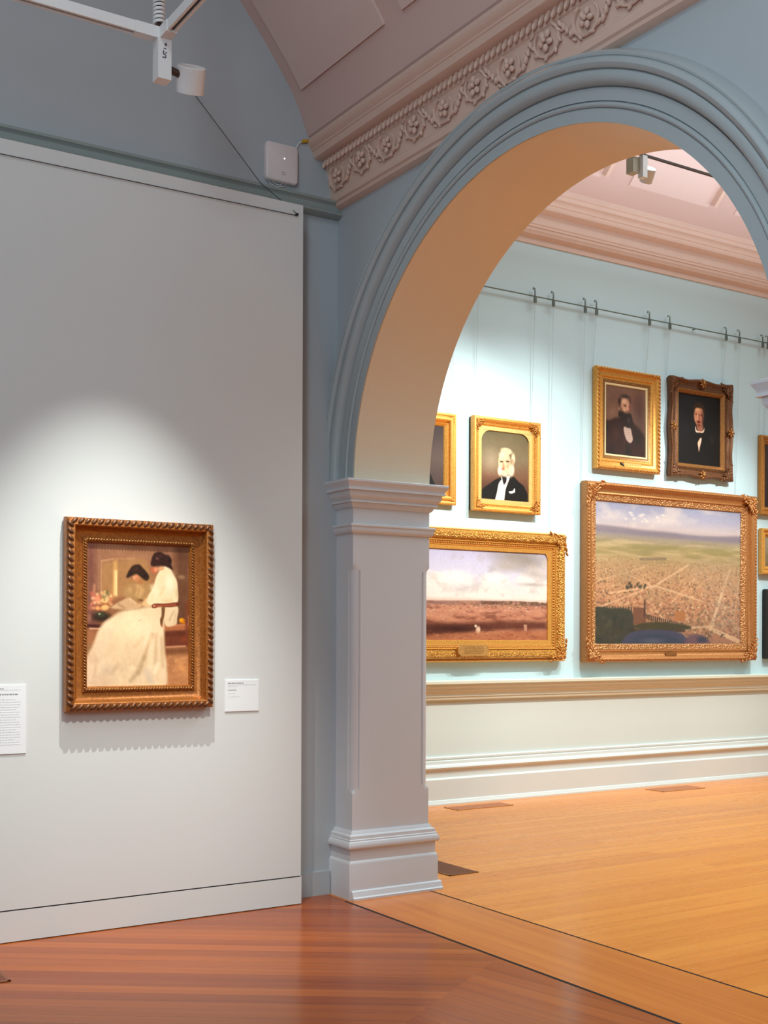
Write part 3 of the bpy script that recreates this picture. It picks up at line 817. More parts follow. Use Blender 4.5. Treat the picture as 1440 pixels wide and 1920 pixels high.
    A.spoly([(.24, .40), (.34, .375), (.40, .40), (.36, .42), (.26, .43)], (140, 92, 66), .025, .8)
    A.ell(.475, .245, .045, .028, (196, 138, 100), .4, .35); A.ell(.455, .238, .022, .016, (222, 164, 130), .2, .6); A.ell(.475, .228, .014, .012, (228, 140, 116), 0, .6); A.ell(.51, .265, .04, .022, (178, 124, 82), -.4, .6); A.ell(.43, .242, .012, .010, (150, 96, 66), 0, .6)
    A.spoly([(.377, .232), (.40, .192), (.44, .154), (.50, .146), (.535, .168), (.575, .198), (.598, .228), (.582, .255), (.545, .25), (.507, .226), (.47, .212), (.425, .228), (.395, .24)], (48, 30, 22), .014)
    A.ell(.47, .175, .04, .02, (66, 44, 32), -.3, .8, .7); A.ell(.56, .225, .03, .02, (36, 20, 14), .5, .7, .7)
    # pages on her lap, hands
    A.spoly([(.235, .447), (.35, .393), (.405, .38), (.47, .41), (.51, .44), (.42, .458), (.30, .46)], (206, 176, 142), .014); A.line((.30, .425), (.36, .45), .007, (158, 124, 96), .6, .015); A.line((.41, .385), (.47, .415), .006, (228, 204, 170), .7, .012); A.ell(.50, .43, .06, .02, (214, 176, 140), -.2, .7)
    A.spoly([(.53, .42), (.575, .375), (.62, .38), (.64, .42), (.58, .445)], (226, 190, 146), .02)
    # seated figure in white
    A.spoly([(.687, .198), (.709, .173), (.754, .150), (.80, .158), (.836, .208), (.87, .25), (.882, .315), (.873, .41), (.746, .425), (.634, .428), (.578, .415), (.588, .362), (.634, .308), (.664, .233)], (242, 230, 200), .014)
    A.ell(.80, .27, .07, .10, (252, 246, 226), .1, .7, .9); A.ell(.66, .33, .05, .07, (248, 238, 212), -.5, .7, .9); A.line((.70, .36), (.745, .30), .008, (222, 204, 164), .7, .025); A.ell(.78, .395, .08, .02, (230, 210, 172), 0, .8, .8); A.ell(.87, .34, .02, .06, (214, 190, 150), 0, .8, .6)
    A.spoly([(.75, .445), (.88, .435), (.875, .52), (.86, .565), (.76, .57)], (234, 216, 186), .014); A.line((.84, .47), (.80, .53), .008, (192, 168, 138), .7, .02); A.line((.86, .49), (.845, .56), .006, (206, 184, 154), .6, .015)
    A.ell(.645, .182, .045, .03, (190, 112, 80), .5, .45); A.ell(.665, .175, .03, .022, (222, 152, 118), .3, .6); A.ell(.652, .183, .012, .009, (240, 150, 130), 0, .6); A.ell(.715, .168, .04, .018, (218, 170, 130), -.2, .5); A.ell(.61, .175, .012, .016, (170, 100, 74), 0, .7)
    A.spoly([(.612, .14), (.62, .105), (.632, .078), (.657, .058), (.709, .05), (.754, .068), (.79, .073), (.817, .104), (.816, .135), (.83, .172), (.80, .165), (.754, .150), (.709, .148), (.634, .154)], (54, 30, 28), .014)
    A.ell(.675, .098, .022, .014, (120, 92, 92), .6, .8, .8); A.ell(.70, .08, .04, .015, (74, 46, 42), 0, .8, .7); A.ell(.80, .11, .025, .03, (34, 16, 14), 0, .7, .8); A.ell(.85, .10, .03, .02, (130, 80, 60), .5, .9, .5)
    # long skirt
    sk = [(.74, .455), (.634, .437), (.485, .455), (.336, .475), (.224, .525), (.134, .585), (.06, .716), (.0, .81), (-.02, .92), (.0, 1.02), (.30, 1.02), (.60, 1.02), (.765, 1.0), (.772, .868), (.754, .745), (.746, .60)]
    m = A.polymask(A.smooth(sk), .03)
    A.mixm(m, (238, 218, 190)); A.mixm(m * np.clip(1 - np.hypot((A.u - .45) / .34, (A.v - .58) / .18), 0, 1), (254, 240, 208)); A.mixm(m * np.clip((.32 - A.u) * 2.5, 0, 1) * np.clip((A.v - .6) * 3, 0, 1), (222, 196, 176))
    n1 = A.fbm(6, 7)
    A.mixm(m * np.clip((n1 - .52) * 4, 0, 1) * .6, (252, 238, 214)); A.mixm(m * np.clip((.45 - n1) * 4, 0, 1) * .45, (206, 184, 158))
    for (p, q, w_, c, al) in [((.63, .64), (.55, .80), .014, (200, 172, 134), .8), ((.55, .80), (.50, .90), .018, (186, 162, 130), .7), ((.67, .64), (.66, .84), .012, (204, 178, 144), .7), ((.72, .66), (.735, .86), .010, (196, 168, 134), .6), ((.49, .90), (.42, .96), .014, (184, 160, 128), .7),
                              ((.54, .66), (.46, .72), .010, (220, 196, 156), .6), ((.62, .66), (.60, .90), .016, (250, 234, 206), .7), ((.68, .85), (.655, .90), .012, (255, 246, 226), .9), ((.58, .90), (.62, .97), .03, (214, 206, 196), .6), ((.10, .80), (.08, .92), .012, (206, 180, 154), .6),
                              ((.30, .85), (.24, .90), .016, (206, 182, 156), .6), ((.70, .88), (.71, .99), .012, (246, 226, 196), .6), ((.22, .62), (.12, .78), .02, (240, 222, 200), .6)]:
        A.line(p, q, w_, c, al, .035)
    A.ell(.43, .87, .05, .03, (250, 234, 200), 0, .7, .8); A.ell(.20, .88, .10, .06, (206, 188, 172), 0, .9, .6); A.line((.0, 1.0), (.75, .99), .006, (255, 236, 196), .6, .012); A.ell(.51, .535, .03, .008, (214, 190, 146), -.3, .8, .7)
    # chair arm and orange accent
    A.spoly([(.625, .432), (.65, .418), (.76, .415), (.885, .405), (.885, .428), (.80, .44), (.70, .437), (.66, .448), (.632, .447)], (112, 50, 34), .010); A.line((.665, .432), (.86, .422), .005, (186, 96, 66), .8, .008); A.ell(.648, .433, .016, .010, (216, 146, 116), 0, .6)
    A.spoly([(.722, .445), (.752, .445), (.748, .50), (.735, .54), (.728, .58), (.712, .57), (.706, .53), (.72, .50)], (118, 80, 48), .010); A.ell(.726, .572, .014, .010, (196, 130, 96), 0, .5)
    A.ell(.925, .535, .038, .024, (222, 142, 14), 0, .5); A.ell(.915, .53, .018, .014, (244, 176, 30), .4, .5); A.ell(.945, .55, .02, .012, (206, 118, 16), 0, .6)
    A.poly([(.955, .40), (1, .39), (1, .70), (.96, .70)], (126, 66, 44), .02, .8); A.line((.993, .50), (.993, .57), .005, (248, 220, 186), .8, .006)
    A.mott(.045, 50, 70); A.mott(.05, 22, 16)
    return A

def framed(name, label, x0, x1, z0, z1, yw, group=None):
    return thing(name, label, 'painting', ((x0 + x1) / 2, yw, z0), group)

def backing(root, x0, x1, z0, z1, yw, d, ins=.02, m=None):
    MB().bb((x0 + ins, yw - d, z0 + ins), (x1 - ins, yw - .0002, z1 - ins)).build('backing_board', m or M['black_box'], root, 0)

YP = 5.8965
x0, x1, z0, z1 = 1.868, 2.660, 1.119, 2.087
r = framed('framed_painting', 'gilt framed painting of two women in pale dresses on the white panel', x0, x1, z0, z1, YP)
b = MB()
ring(b, x0, x1, z0, z1, YP, [(.010, 0), (.002, .012), (0, .030), (.002, .062), (.010, .070), (.038, .076), (.044, .072), (.048, .054), (.056, .040), (.070, .030), (.092, .026), (.096, .034), (.116, .034), (.120, .026), (.124, .014)], 1)
b.build('frame', M['walnut'], r, 30)
b = MB(); beads(b, x0, x1, z0, z1, YP, .021, .070, .0345, (.025, .012, .0115), .75, 8, 6)
b.build('rope_moulding', M['bronze_dark'], r, 60)
b = MB(); beads(b, x0, x1, z0, z1, YP, .106, .037, .0150, (.0115, .007, .0050), .75, 6, 5)
b.build('inner_rope_moulding', M['bronze'], r, 60)
canvas(art_women(), 'canvas', x0 + .118, x1 - .118, z0 + .118, z1 - .118, YP - .018, r, (.98, .83, .68))
backing(r, x0, x1, z0, z1, YP, .012, .012)

# wall labels beside it
def wall_label(x0, x1, z0, z1, label, lines, seed):
    y = YP - .006
    r = thing('wall_label', label, 'label', ((x0 + x1) / 2, YP, z0))
    b = MB(); b.bb((x0, y, z0), (x1, YP + .001, z1)); b.build('card', M['card'], r, 0)
    rg = random.Random(seed); b = MB(); bd = MB(); bp = MB()
    for (zz, h, xe, kind) in lines:
        text_bars({'n': b, 'b': bd, 'p': bp}[kind], x0 + .016, xe, zz, h, y, 99, rg)
    bd.build('heading_lettering', M['ink'], r, 0); bp.build('lettering', M['ink_pale'], r, 0)
    if b.v: b.build('title_lettering', M['ink'], r, 0)
    return r
L = [(1.243, .0046, 2.865, 'b'), (1.234, .003, 2.94, 'p'), (1.225, .003, 2.83, 'p'), (1.206, .0046, 2.822, 'n'), (1.188, .003, 2.815, 'p'), (1.170, .003, 2.84, 'p')]
wall_label(2.757, 2.958, 1.0905, 1.2595, 'small white caption card to the right of the two women painting', L, 2)
L = [(1.238, .004, 1.585, 'b'), (1.232, .003, 1.662, 'p'), (1.210, .0055, 1.652, 'b')] + [(1.185 - i * .0122, .0032, 1.662 if i % 4 else 1.64, 'p') for i in range(19)]
wall_label(1.36, 1.690, .921, 1.2545, 'tall white text card at the left edge beside the two women painting', L, 5)

# ------------------------------------------------------------------ gallery paintings
YG = YF - .0015
def art_bust(seed, bg, coat, head, **k):
    A = Art(130, 180, bg, seed)
    A.mott(.05, 4, 5)
    return A

def art_old_man():
    A = Art(140, 190, (110, 92, 68), 11)
    A.grad([(0, (96, 84, 58)), (.4, (122, 106, 82)), (.65, (112, 76, 56)), (1, (58, 28, 20))])
    A.ell(.22, .45, .3, .25, (166, 146, 122), 0, .9, .7); A.mott(.06, 4, 5)
    A.spoly([(.0, 1.0), (.04, .86), (.20, .76), (.36, .68), (.62, .62), (.78, .70), (.92, .80), (1.0, 1.1), (0, 1.1)], (22, 17, 15), .015)
    A.spoly([(.30, 1.05), (.34, .88), (.40, .72), (.60, .63), (.52, .82), (.46, 1.05)], (240, 224, 216), .012)
    A.line((.40, .84), (.36, 1.0), .012, (214, 190, 182), .6); A.line((.46, .80), (.42, 1.0), .006, (222, 200, 194), .6)
    A.poly([(.44, .655), (.54, .655), (.53, .72), (.48, .77), (.44, .70)], (30, 24, 28), .01)
    A.poly([(.42, .66), (.44, .64), (.46, .72), (.48, .78), (.45, .76)], (250, 244, 238), .008, .7)
    A.ell(.49, .45, .125, .17, (226, 184, 150), 0, .12)
    A.ell(.53, .28, .14, .055, (214, 190, 154), .1, .35); A.ell(.44, .34, .08, .06, (240, 206, 170), 0, .6)
    A.ell(.67, .38, .05, .10, (214, 196, 164), 0, .5); A.ell(.66, .42, .028, .045, (206, 142, 112), 0, .4)
    A.ell(.63, .55, .08, .12, (232, 214, 184), .1, .5); A.ell(.40, .57, .06, .09, (232, 214, 188), 0, .5); A.ell(.50, .61, .10, .05, (226, 196, 168), 0, .6)
    A.ell(.475, .50, .03, .05, (214, 148, 116), 0, .5); A.ell(.46, .545, .05, .014, (182, 110, 88), 0, .5)
    A.ell(.57, .46, .06, .12, (204, 152, 118), 0, .9, .7); A.ell(.43, .435, .045, .022, (176, 118, 90), 0, .7, .9); A.ell(.555, .425, .055, .022, (176, 118, 90), 0, .7, .9)
    A.line((.395, .415), (.465, .418), .010, (196, 176, 148), .8, .012); A.line((.51, .405), (.605, .40), .010, (196, 176, 148), .8, .012)
    A.line((.41, .437), (.455, .437), .009, (74, 50, 40), .95); A.line((.53, .427), (.585, .424), .009, (74, 50, 40), .95)
    A.ell(.47, .525, .035, .014, (150, 88, 66), 0, .6); A.ell(.55, .50, .04, .02, (216, 140, 112), 0, .8, .7); A.line((.62, .47), (.63, .60), .012, (190, 168, 138), .6, .03); A.line((.475, .43), (.45, .51), .01, (196, 130, 100), .5)
    A.spoly([(.58, .855), (.66, .84), (.70, .80), (.71, .84), (.70, .86), (.62, .88)], (240, 236, 232), .008)
    A.mott(.03, 40, 50); return A

def art_bearded():
    A = Art(130, 195, (96, 70, 58), 21)
    A.grad([(0, (128, 94, 80)), (.45, (112, 80, 66)), (1, (58, 36, 32))]); A.ell(.20, .38, .25, .2, (140, 104, 82), 0, .9, .7); A.ell(.85, .35, .2, .35, (78, 50, 46), 0, .9, .8); A.mott(.06, 4, 5)
    A.spoly([(-.02, 1.1), (.0, .57), (.12, .51), (.30, .455), (.60, .46), (.84, .60), (1.0, .72), (1.05, 1.1)], (54, 30, 25), .05)
    A.ell(.26, .70, .14, .14, (74, 40, 32), 0, .9, .8); A.ell(.05, .62, .05, .06, (28, 20, 14), 0, .8, .8); A.ell(.15, .95, .14, .12, (40, 24, 26), 0, .8, .8); A.ell(.80, .70, .14, .2, (34, 24, 18), 0, .9, .8); A.ell(.55, .95, .12, .16, (30, 24, 18), 0, .8, .9); A.line((.46, .62), (.47, .95), .010, (96, 48, 38), .5, .03)
    A.spoly([(.46, .585), (.60, .575), (.66, .68), (.675, .76), (.62, .805), (.54, .78), (.48, .70)], (200, 176, 166), .02)
    for i in range(5): A.line((.50, .63 + i * .034), (.65, .62 + i * .034), .005, (166, 136, 128), .6, .015)
    A.ell(.49, .135, .15, .045, (70, 56, 52), 0, .7); A.ell(.35, .22, .05, .08, (62, 42, 36), 0, .7); A.ell(.61, .19, .03, .07, (84, 56, 48), 0, .8)
    A.ell(.49, .26, .128, .115, (204, 150, 120), 0, .35); A.ell(.46, .205, .085, .055, (228, 182, 154), 0, .8); A.ell(.60, .29, .035, .07, (150, 84, 76), 0, .8, .8); A.ell(.33, .325, .022, .03, (186, 126, 106), .2, .6)
    A.ell(.49, .275, .05, .016, (120, 66, 58), -.1, .7, .9); A.ell(.475, .262, .05, .010, (86, 50, 44), -.15, .7, .9); A.ell(.58, .275, .03, .016, (130, 72, 70), 0, .8, .8); A.line((.55, .27), (.56, .325), .010, (236, 180, 164), .8, .02); A.ell(.575, .335, .03, .016, (190, 98, 96), 0, .7, .8); A.ell(.47, .33, .05, .03, (226, 172, 140), 0, .8, .8)
    A.spoly([(.33, .37), (.40, .36), (.50, .385), (.60, .375), (.645, .40), (.68, .50), (.66, .57), (.52, .585), (.40, .50), (.33, .43)], (44, 30, 25), .03); A.ell(.575, .475, .06, .06, (76, 58, 52), 0, .9, .8)
    A.mott(.025, 26, 36); return A

def art_dark_man():
    A = Art(130, 185, (22, 18, 17), 31); A.ell(.3, .1, .3, .15, (30, 25, 30), 0, .9, .8); A.mott(.02, 4, 5)
    A.spoly([(0, 1.1), (.06, .74), (.30, .57), (.60, .56), (.90, .68), (1.0, 1.1)], (19, 13, 11), .06); A.ell(.80, .62, .06, .10, (46, 31, 26), 0, .9, .8)
    A.spoly([(.45, .47), (.47, .41), (.60, .41), (.585, .50), (.52, .53)], (150, 94, 74), .03)
    A.spoly([(.412, .455), (.432, .47), (.45, .505), (.53, .515), (.585, .505), (.625, .455), (.635, .475), (.60, .525), (.52, .535), (.43, .53)], (226, 196, 180), .014); A.ell(.53, .545, .09, .02, (40, 20, 16), 0, .7, .8)
    A.ell(.50, .16, .13, .05, (40, 24, 16), 0, .6)
    A.ell(.497, .295, .112, .145, (186, 122, 92), 0, .25); A.ell(.585, .32, .05, .15, (70, 38, 32), 0, .9, .9); A.ell(.47, .215, .07, .04, (222, 164, 124), 0, .8); A.ell(.42, .35, .03, .05, (196, 136, 110), 0, .8, .8); A.ell(.555, .33, .03, .05, (170, 108, 88), 0, .8, .7)
    A.ell(.435, .28, .035, .014, (96, 46, 30), 0, .7, .9); A.ell(.55, .285, .04, .014, (92, 40, 40), 0, .7, .9); A.line((.475, .27), (.472, .34), .009, (230, 176, 138), .8, .02); A.line((.50, .28), (.505, .35), .012, (104, 44, 30), .7, .025)
    A.ell(.495, .385, .065, .026, (92, 32, 24), 0, .6); A.ell(.50, .43, .06, .035, (110, 58, 42), 0, .7); A.ell(.495, .41, .03, .009, (150, 76, 64), 0, .7, .7); A.ell(.62, .43, .04, .08, (26, 18, 15), 0, .8, .8)
    A.spoly([(.37, .20), (.40, .13), (.50, .105), (.60, .13), (.64, .22), (.625, .29), (.60, .21), (.55, .19), (.45, .19), (.405, .21), (.385, .27)], (50, 32, 22), .02)
    A.spoly([(.535, .605), (.562, .61), (.555, .66), (.525, .73), (.503, .80), (.487, .74), (.472, .685), (.50, .64)], (222, 186, 166), .016)
    A.mott(.012, 30, 40); return A

def art_shadow_man():
    A = Art(120, 170, (70, 54, 50), 41); A.grad([(0, (52, 38, 38)), (.5, (88, 70, 66)), (1, (66, 50, 46))]); A.mott(.04, 4, 5)
    A.spoly([(0, 1.1), (.02, .60), (.30, .48), (.56, .47), (.66, .60), (.80, .82), (.86, 1.1)], (16, 11, 10), .015)
    A.ell(.40, .30, .13, .15, (198, 150, 118), 0, .15); A.ell(.42, .17, .14, .06, (70, 56, 48), 0, .3); return A

def art_landscape():
    A = Art(400, 170, (200, 190, 190), 51)
    A.grad([(0, (186, 180, 214)), (.25, (206, 202, 226)), (.40, (222, 214, 218)), (.52, (232, 220, 216)), (.56, (222, 192, 178)), (.6, (192, 132, 108)), (.75, (186, 124, 98)), (1, (160, 100, 76))])
    sky = np.clip((.54 - A.v) / .02, 0, 1)
    n = A.fbm(9, 6, 5)
    A.mixm(sky * np.clip((n - .47 + (A.v - .30) * .6) * 5, 0, 1) * .85, (238, 226, 222))
    A.ell(.82, .10, .26, .16, (150, 140, 138), .08, .7, .9 ); A.ell(.74, .18, .14, .10, (176, 164, 160), -.1, .8, .8); A.ell(.92, .26, .16, .07, (180, 170, 168), .1, .8, .7)
    A.ell(.66, .32, .10, .08, (250, 240, 232), 0, .8, .8); A.ell(.42, .32, .14, .10, (248, 240, 236), 0, .8, .8); A.ell(.90, .37, .12, .03, (160, 152, 150), 0, .8, .6)
    A.mixm(sky * np.clip((A.fbm(14, 9, 4) - .56) * 4, 0, 1) * .45, (170, 160, 160))
    gr = 1 - np.clip((.565 - A.v) / .01, 0, 1)
    A.poly([(0, .57), (.3, .565), (.55, .555), (.8, .55), (1, .565), (1, .60), (0, .60)], (150, 112, 104), .01)
    n = A.fbm(16, 30, 4)
    A.mixm(gr * np.clip((n - .5) * 4, 0, 1) * .7, (206, 146, 116)); A.mixm(gr * np.clip((.47 - n) * 4, 0, 1) * .7, (116, 62, 50))
    A.dabs(260, (.38, 1, .572, .625), .0055, [(112, 86, 62), (128, 98, 70), (104, 74, 60), (176, 120, 96)], .5, .9); A.dabs(150, (.58, 1, .558, .592), .0055, [(96, 76, 56), (112, 86, 64), (84, 62, 50)], .6, 1.6); A.dabs(90, (0, 1, .60, .76), .009, [(222, 178, 150), (146, 84, 66), (196, 124, 98), (120, 70, 60)], .6, .7)
    A.dabs(160, (0, 1, .585, .72), .010, [(214, 164, 138), (204, 148, 120), (190, 126, 104), (222, 180, 156)], .45, .35); A.line((0, .665), (1, .655), .006, (216, 158, 128), .5, .02); A.dabs(50, (0, 1, .60, .66), .006, [(236, 206, 186), (120, 80, 66)], .6, .8)
    A.poly([(0, .78), (.45, .79), (.72, .765), (1, .77), (1, .85), (.6, .86), (.3, .93), (0, .95)], (82, 40, 30), .05, .8)
    A.ell(.42, .85, .28, .06, (60, 28, 22), 0, .8, .8)
    A.ell(.56, .86, .018, .05, (220, 186, 162), .4, .5); A.ell(.545, .82, .010, .02, (232, 204, 182), 0, .5)
    A.poly([(.845, .80), (.868, .80), (.866, .87), (.85, .87)], (188, 136, 116), .006)
    A.poly([(0, .94), (.4, .90), (.7, .88), (1, .87), (1, 1), (0, 1)], (176, 108, 72), .04, .7)
    A.dabs(220, (0, 1, .87, 1.0), .008, [(204, 140, 92), (130, 74, 50), (186, 118, 80), (150, 70, 60)], .5, .8)
    A.mott(.05, 90, 50); return A

def art_city():
    A = Art(300, 260, (190, 160, 120), 61)
    A.grad([(0, (158, 160, 190)), (.10, (178, 174, 198)), (.17, (206, 190, 194)), (.195, (196, 178, 180)), (.21, (150, 138, 150)), (.25, (164, 148, 132)), (.31, (176, 156, 108)), (.38, (182, 154, 108)), (.46, (196, 154, 110)), (.62, (206, 152, 110)), (.75, (196, 140, 104)), (1, (170, 116, 92))])
    sky = np.clip((.19 - A.v) / .02, 0, 1)
    n = A.fbm(8, 10, 4); A.mixm(sky * np.clip((n - .5) * 4, 0, 1) * .6, (232, 214, 206)); A.ell(.42, .12, .22, .05, (226, 210, 210), 0, .8, .7)
    A.dabs(14, (.2, .46, .07, .13), .012, [(240, 228, 222)], .7, .7)
    A.spoly([(0, .175), (.15, .178), (.3, .19), (.5, .195), (.7, .212), (.85, .20), (1, .19), (1, .235), (.6, .235), (0, .215)], (140, 126, 140), .02, .9)
    fl = np.clip((A.v - .24) / .04, 0, 1) * np.clip((.44 - A.v) / .06, 0, 1)
    n = A.fbm(6, 36, 4); A.mixm(fl * np.clip((n - .48) * 5, 0, 1) * .6, (146, 132, 80)); A.mixm(fl * np.clip((.47 - n) * 5, 0, 1) * .6, (212, 186, 140))
    A.line((.30, .395), (.46, .385), .010, (110, 92, 76), .6, .01)
    cols = [(232, 184, 136), (150, 96, 66), (214, 160, 116), (120, 84, 60), (242, 206, 164), (176, 110, 78), (98, 80, 56)]
    for i in range(7):                          # blocks, smaller with distance
        v0 = .40 + .075 * i; sz = .0035 + .0011 * i
        A.dabs(620 - 45 * i, (0, 1, v0, v0 + .09), sz, cols, .62, 1.0)
    for (p, q, w_, al) in [((.78, .88), (.86, .62), .010, .9), ((.86, .62), (.92, .44), .006, .6), ((.10, .64), (.40, .58), .006, .7), ((.40, .58), (.72, .68), .006, .8), ((.36, .60), (.62, .42), .006, .7), ((.03, .74), (.34, .60), .005, .6), ((.20, .50), (.45, .62), .004, .5),
                           ((.55, .88), (.80, .86), .008, .7), ((.78, .88), (.98, .97), .016, .8), ((.02, .56), (.35, .44), .004, .5), ((.50, .70), (.66, .52), .004, .5), ((.95, .80), (.99, .50), .004, .5)]:
        A.line(p, q, w_, (242, 200, 160), al, .006)
    A.dabs(420, (0, 1, .37, .56), .0035, [(236, 200, 160), (124, 100, 72), (150, 126, 84), (200, 170, 124)], .6, .8)
    A.dabs(70, (.30, 1, .52, .78), .012, [(224, 196, 156), (206, 176, 136), (150, 150, 124), (168, 120, 90)], .35, .5)
    A.mixm(np.clip((A.v - .40) / .1, 0, 1) * np.clip((A.fbm(5, 6, 3) - .45) * 3, 0, 1) * .35, (150, 128, 96))
    rz = A.polymask([(.60, .40), (1, .34), (1, .95), (.82, .9), (.70, .6)], .08); A.mixm(rz * .30 * A.fbm(30, 40, 3), (176, 160, 150)); A.dabs(120, (.78, 1, .66, .92), .007, [(120, 108, 92), (160, 140, 116), (200, 170, 140)], .6)
    A.dabs(26, (.2, .34, .56, .60), .006, [(60, 56, 40)], .7, 1.8)
    A.spoly([(0, .76), (.10, .745), (.24, .765), (.25, .95), (.14, 1.02), (0, 1.02)], (62, 58, 42), .012); A.dabs(60, (0, .24, .76, .97), .012, [(44, 46, 34), (84, 78, 50), (70, 52, 36)], .6, 1.4)
    A.dabs(40, (.27, .60, .835, .885), .008, [(54, 50, 26), (78, 66, 34), (96, 80, 44)], .6, .6); A.dabs(30, (.24, .60, .90, .99), .010, [(64, 76, 100), (50, 56, 78), (100, 104, 128)], .5, .5)
    for i in range(14): A.line((.01 + i * .0175, .735 + .002 * (i % 3)), (.01 + i * .0175, .775), .005, (56, 56, 38), .8, .004)
    A.poly([(.25, .735), (.33, .735), (.335, .85), (.25, .855)], (126, 80, 56), .006); A.line((.325, .68), (.325, .80), .005, (70, 50, 40), .9); A.poly([(.53, .755), (.60, .755), (.60, .825), (.53, .825)], (184, 120, 70), .005)
    for i in range(22): A.line((.34 + i * .014, .785 + i * .0035), (.34 + i * .014, .815 + i * .0035), .004, (52, 44, 32), .8, .004)
    A.spoly([(.26, .86), (.40, .835), (.62, .86), (.60, .885), (.30, .885)], (70, 62, 30), .01); A.poly([(.22, .885), (.60, .885), (.60, .905), (.22, .905)], (48, 34, 26), .01, .8)
    A.spoly([(.20, 1.05), (.22, .92), (.40, .89), (.58, .92), (.62, 1.05)], (70, 70, 96), .012); A.spoly([(.22, 1.05), (.26, .94), (.42, .915), (.55, .95), (.56, 1.05)], (54, 62, 84), .02, .8); A.ell(.38, .97, .10, .03, (96, 96, 116), 0, .7, .7)
    A.spoly([(.60, 1.05), (.62, .93), (.74, .94), (.80, 1.05)], (108, 78, 92), .02, .9); A.ell(.72, .96, .05, .03, (64, 62, 84), 0, .5)
    A.dabs(26, (.72, .98, .88, .97), .004, [(70, 56, 50)], .8, 1.6)
    A.mott(.05, 120, 110); return A

def simple_frame(r, x0, x1, z0, z1, prof, m, yw=YG, seg=1, mod=None, name='frame'):
    b = MB(); ring(b, x0, x1, z0, z1, yw, prof, seg, mod); return b.build(name, m, r, 30)

# dark portrait cut by the arch
x0, x1, z0, z1 = 5.50, 6.326, 2.672, 3.487
r = framed('framed_painting', 'gold framed dark portrait half hidden behind the arch jamb', x0, x1, z0, z1, YG)
simple_frame(r, x0, x1, z0, z1, [(.01, 0), (0, .02), (0, .05), (.006, .058), (.018, .060), (.03, .054), (.045, .066), (.060, .068), (.072, .060), (.078, .040), (.086, .034), (.092, .040), (.098, .034), (.104, .030), (.112, .022), (.118, .010)], M['gold'])
corners(r, x0, x1, z0, z1, YG, .052, .016, .10, M['gold_deep'], 7, 3)
canvas(art_shadow_man(), 'canvas', x0 + .110, x1 - .110, z0 + .110, z1 - .110, YG - .014, r, (.86, .80, .74)); backing(r, x0, x1, z0, z1, YG, .012)

# old man in a rounded mount
x0, x1, z0, z1 = 6.500, 7.285, 2.638, 3.497
r = framed('framed_painting', 'gold framed portrait of a white haired man with rounded top corners', x0, x1, z0, z1, YG)
simple_frame(r, x0, x1, z0, z1, [(.012, .02), (.004, .024), (0, .034), (0, .074), (.008, .082), (.022, .084), (.034, .078), (.044, .066), (.052, .056), (.060, .054), (.066, .058), (.072, .052), (.080, .046)], M['gold'])
simple_frame(r, x0 + .078, x1 - .078, z0 + .078, z1 - .078, [(0, .046), (.012, .046), (.036, .044), (.040, .030)], M['gold_pale'], name='mount')
inner_plate(r, 'spandrel', x0 + .112, x1 - .112, z0 + .116, z1 - .116, YG - .044, .10, M['gold_pale'], True, .006)
b = MB(); beads(b, x0, x1, z0, z1, YG, .056, .056, .016, (.007, .005, .005), .3); b.build('bead_moulding', M['gold_deep'], r, 60)
corners(r, x0, x1, z0, z1, YG, .078, .014, .13, M['gold_deep'], 7, 13)
canvas(art_old_man(), 'canvas', x0 + .108, x1 - .108, z0 + .108, z1 - .108, YG - .032, r, (.86, .80, .74))
backing(r, x0, x1, z0, z1, YG, .03, .006)

# landscape with heavy carved frame
x0, x1, z0, z1 = 5.36, 7.602, 1.268, 2.478
r = framed('framed_painting', 'wide landscape of plains under clouds in a heavy carved gold frame', x0, x1, z0, z1, YG)
simple_frame(r, x0, x1, z0, z1, [(.016, 0), (.004, .02), (0, .05), (.004, .064), (.014, .070), (.022, .066), (.026, .060)], M['gold_pale'], name='outer_edge')
simple_frame(r, x0 + .024, x1 - .024, z0 + .024, z1 - .024, [(0, .060), (.010, .092), (.030, .104), (.050, .100), (.070, .084), (.086, .064), (.090, .060)], M['gold_carved'], name='carved_band')
simple_frame(r, x0 + .112, x1 - .112, z0 + .112, z1 - .112, [(0, .060), (.004, .070), (.010, .070), (.014, .060), (.040, .050), (.044, .054), (.048, .048), (.084, .042), (.088, .026)], M['gold'], name='inner_band')
b = MB(); beads(b, x0, x1, z0, z1, YG, .138, .056, .026, (.013, .007, .009), .5); b.build('leaf_moulding', M['gold_deep'], r, 60)
corners(r, x0, x1, z0, z1, YG, .090, .0, .20, M['gold_deep'], 11, 23)
canvas(art_landscape(), 'canvas', x0 + .196, x1 - .196, z0 + .172, z1 - .172, YG - .030, r, (.86, .80, .74))
inner_plate(r, 'spandrel', x0 + .198, x1 - .198, z0 + .174, z1 - .174, YG - .042, .09, M['gold'], True, .010)
backing(r, x0, x1, z0, z1, YG, .028, .02)
b = MB(); pc = (6.47, 1.375)
oc = [(-.17, .03), (-.145, .052), (.145, .052), (.17, .03), (.17, -.026), (.13, -.052), (-.13, -.052), (-.17, -.026)]
v = [(pc[0] + a, YG - .126, pc[1] + c) for a, c in oc] + [(pc[0] + a, YG - .100, pc[1] + c) for a, c in oc]
b.add(v, [tuple(range(8)), tuple(range(15, 7, -1))] + [(i, (i + 1) % 8, 8 + (i + 1) % 8, 8 + i) for i in range(8)])
pl = b.build('name_plate', M['tag'], r, 0)
b = MB(); rg = random.Random(4)
for i in range(5): text_bars(b, pc[0] - .11 + .01 * (i % 2), pc[0] + .11, pc[1] + .03 - i * .014, .003, YG - .1262, 99, rg)
b.build('engraved_text', M['bronze_dark'], pl, 0)

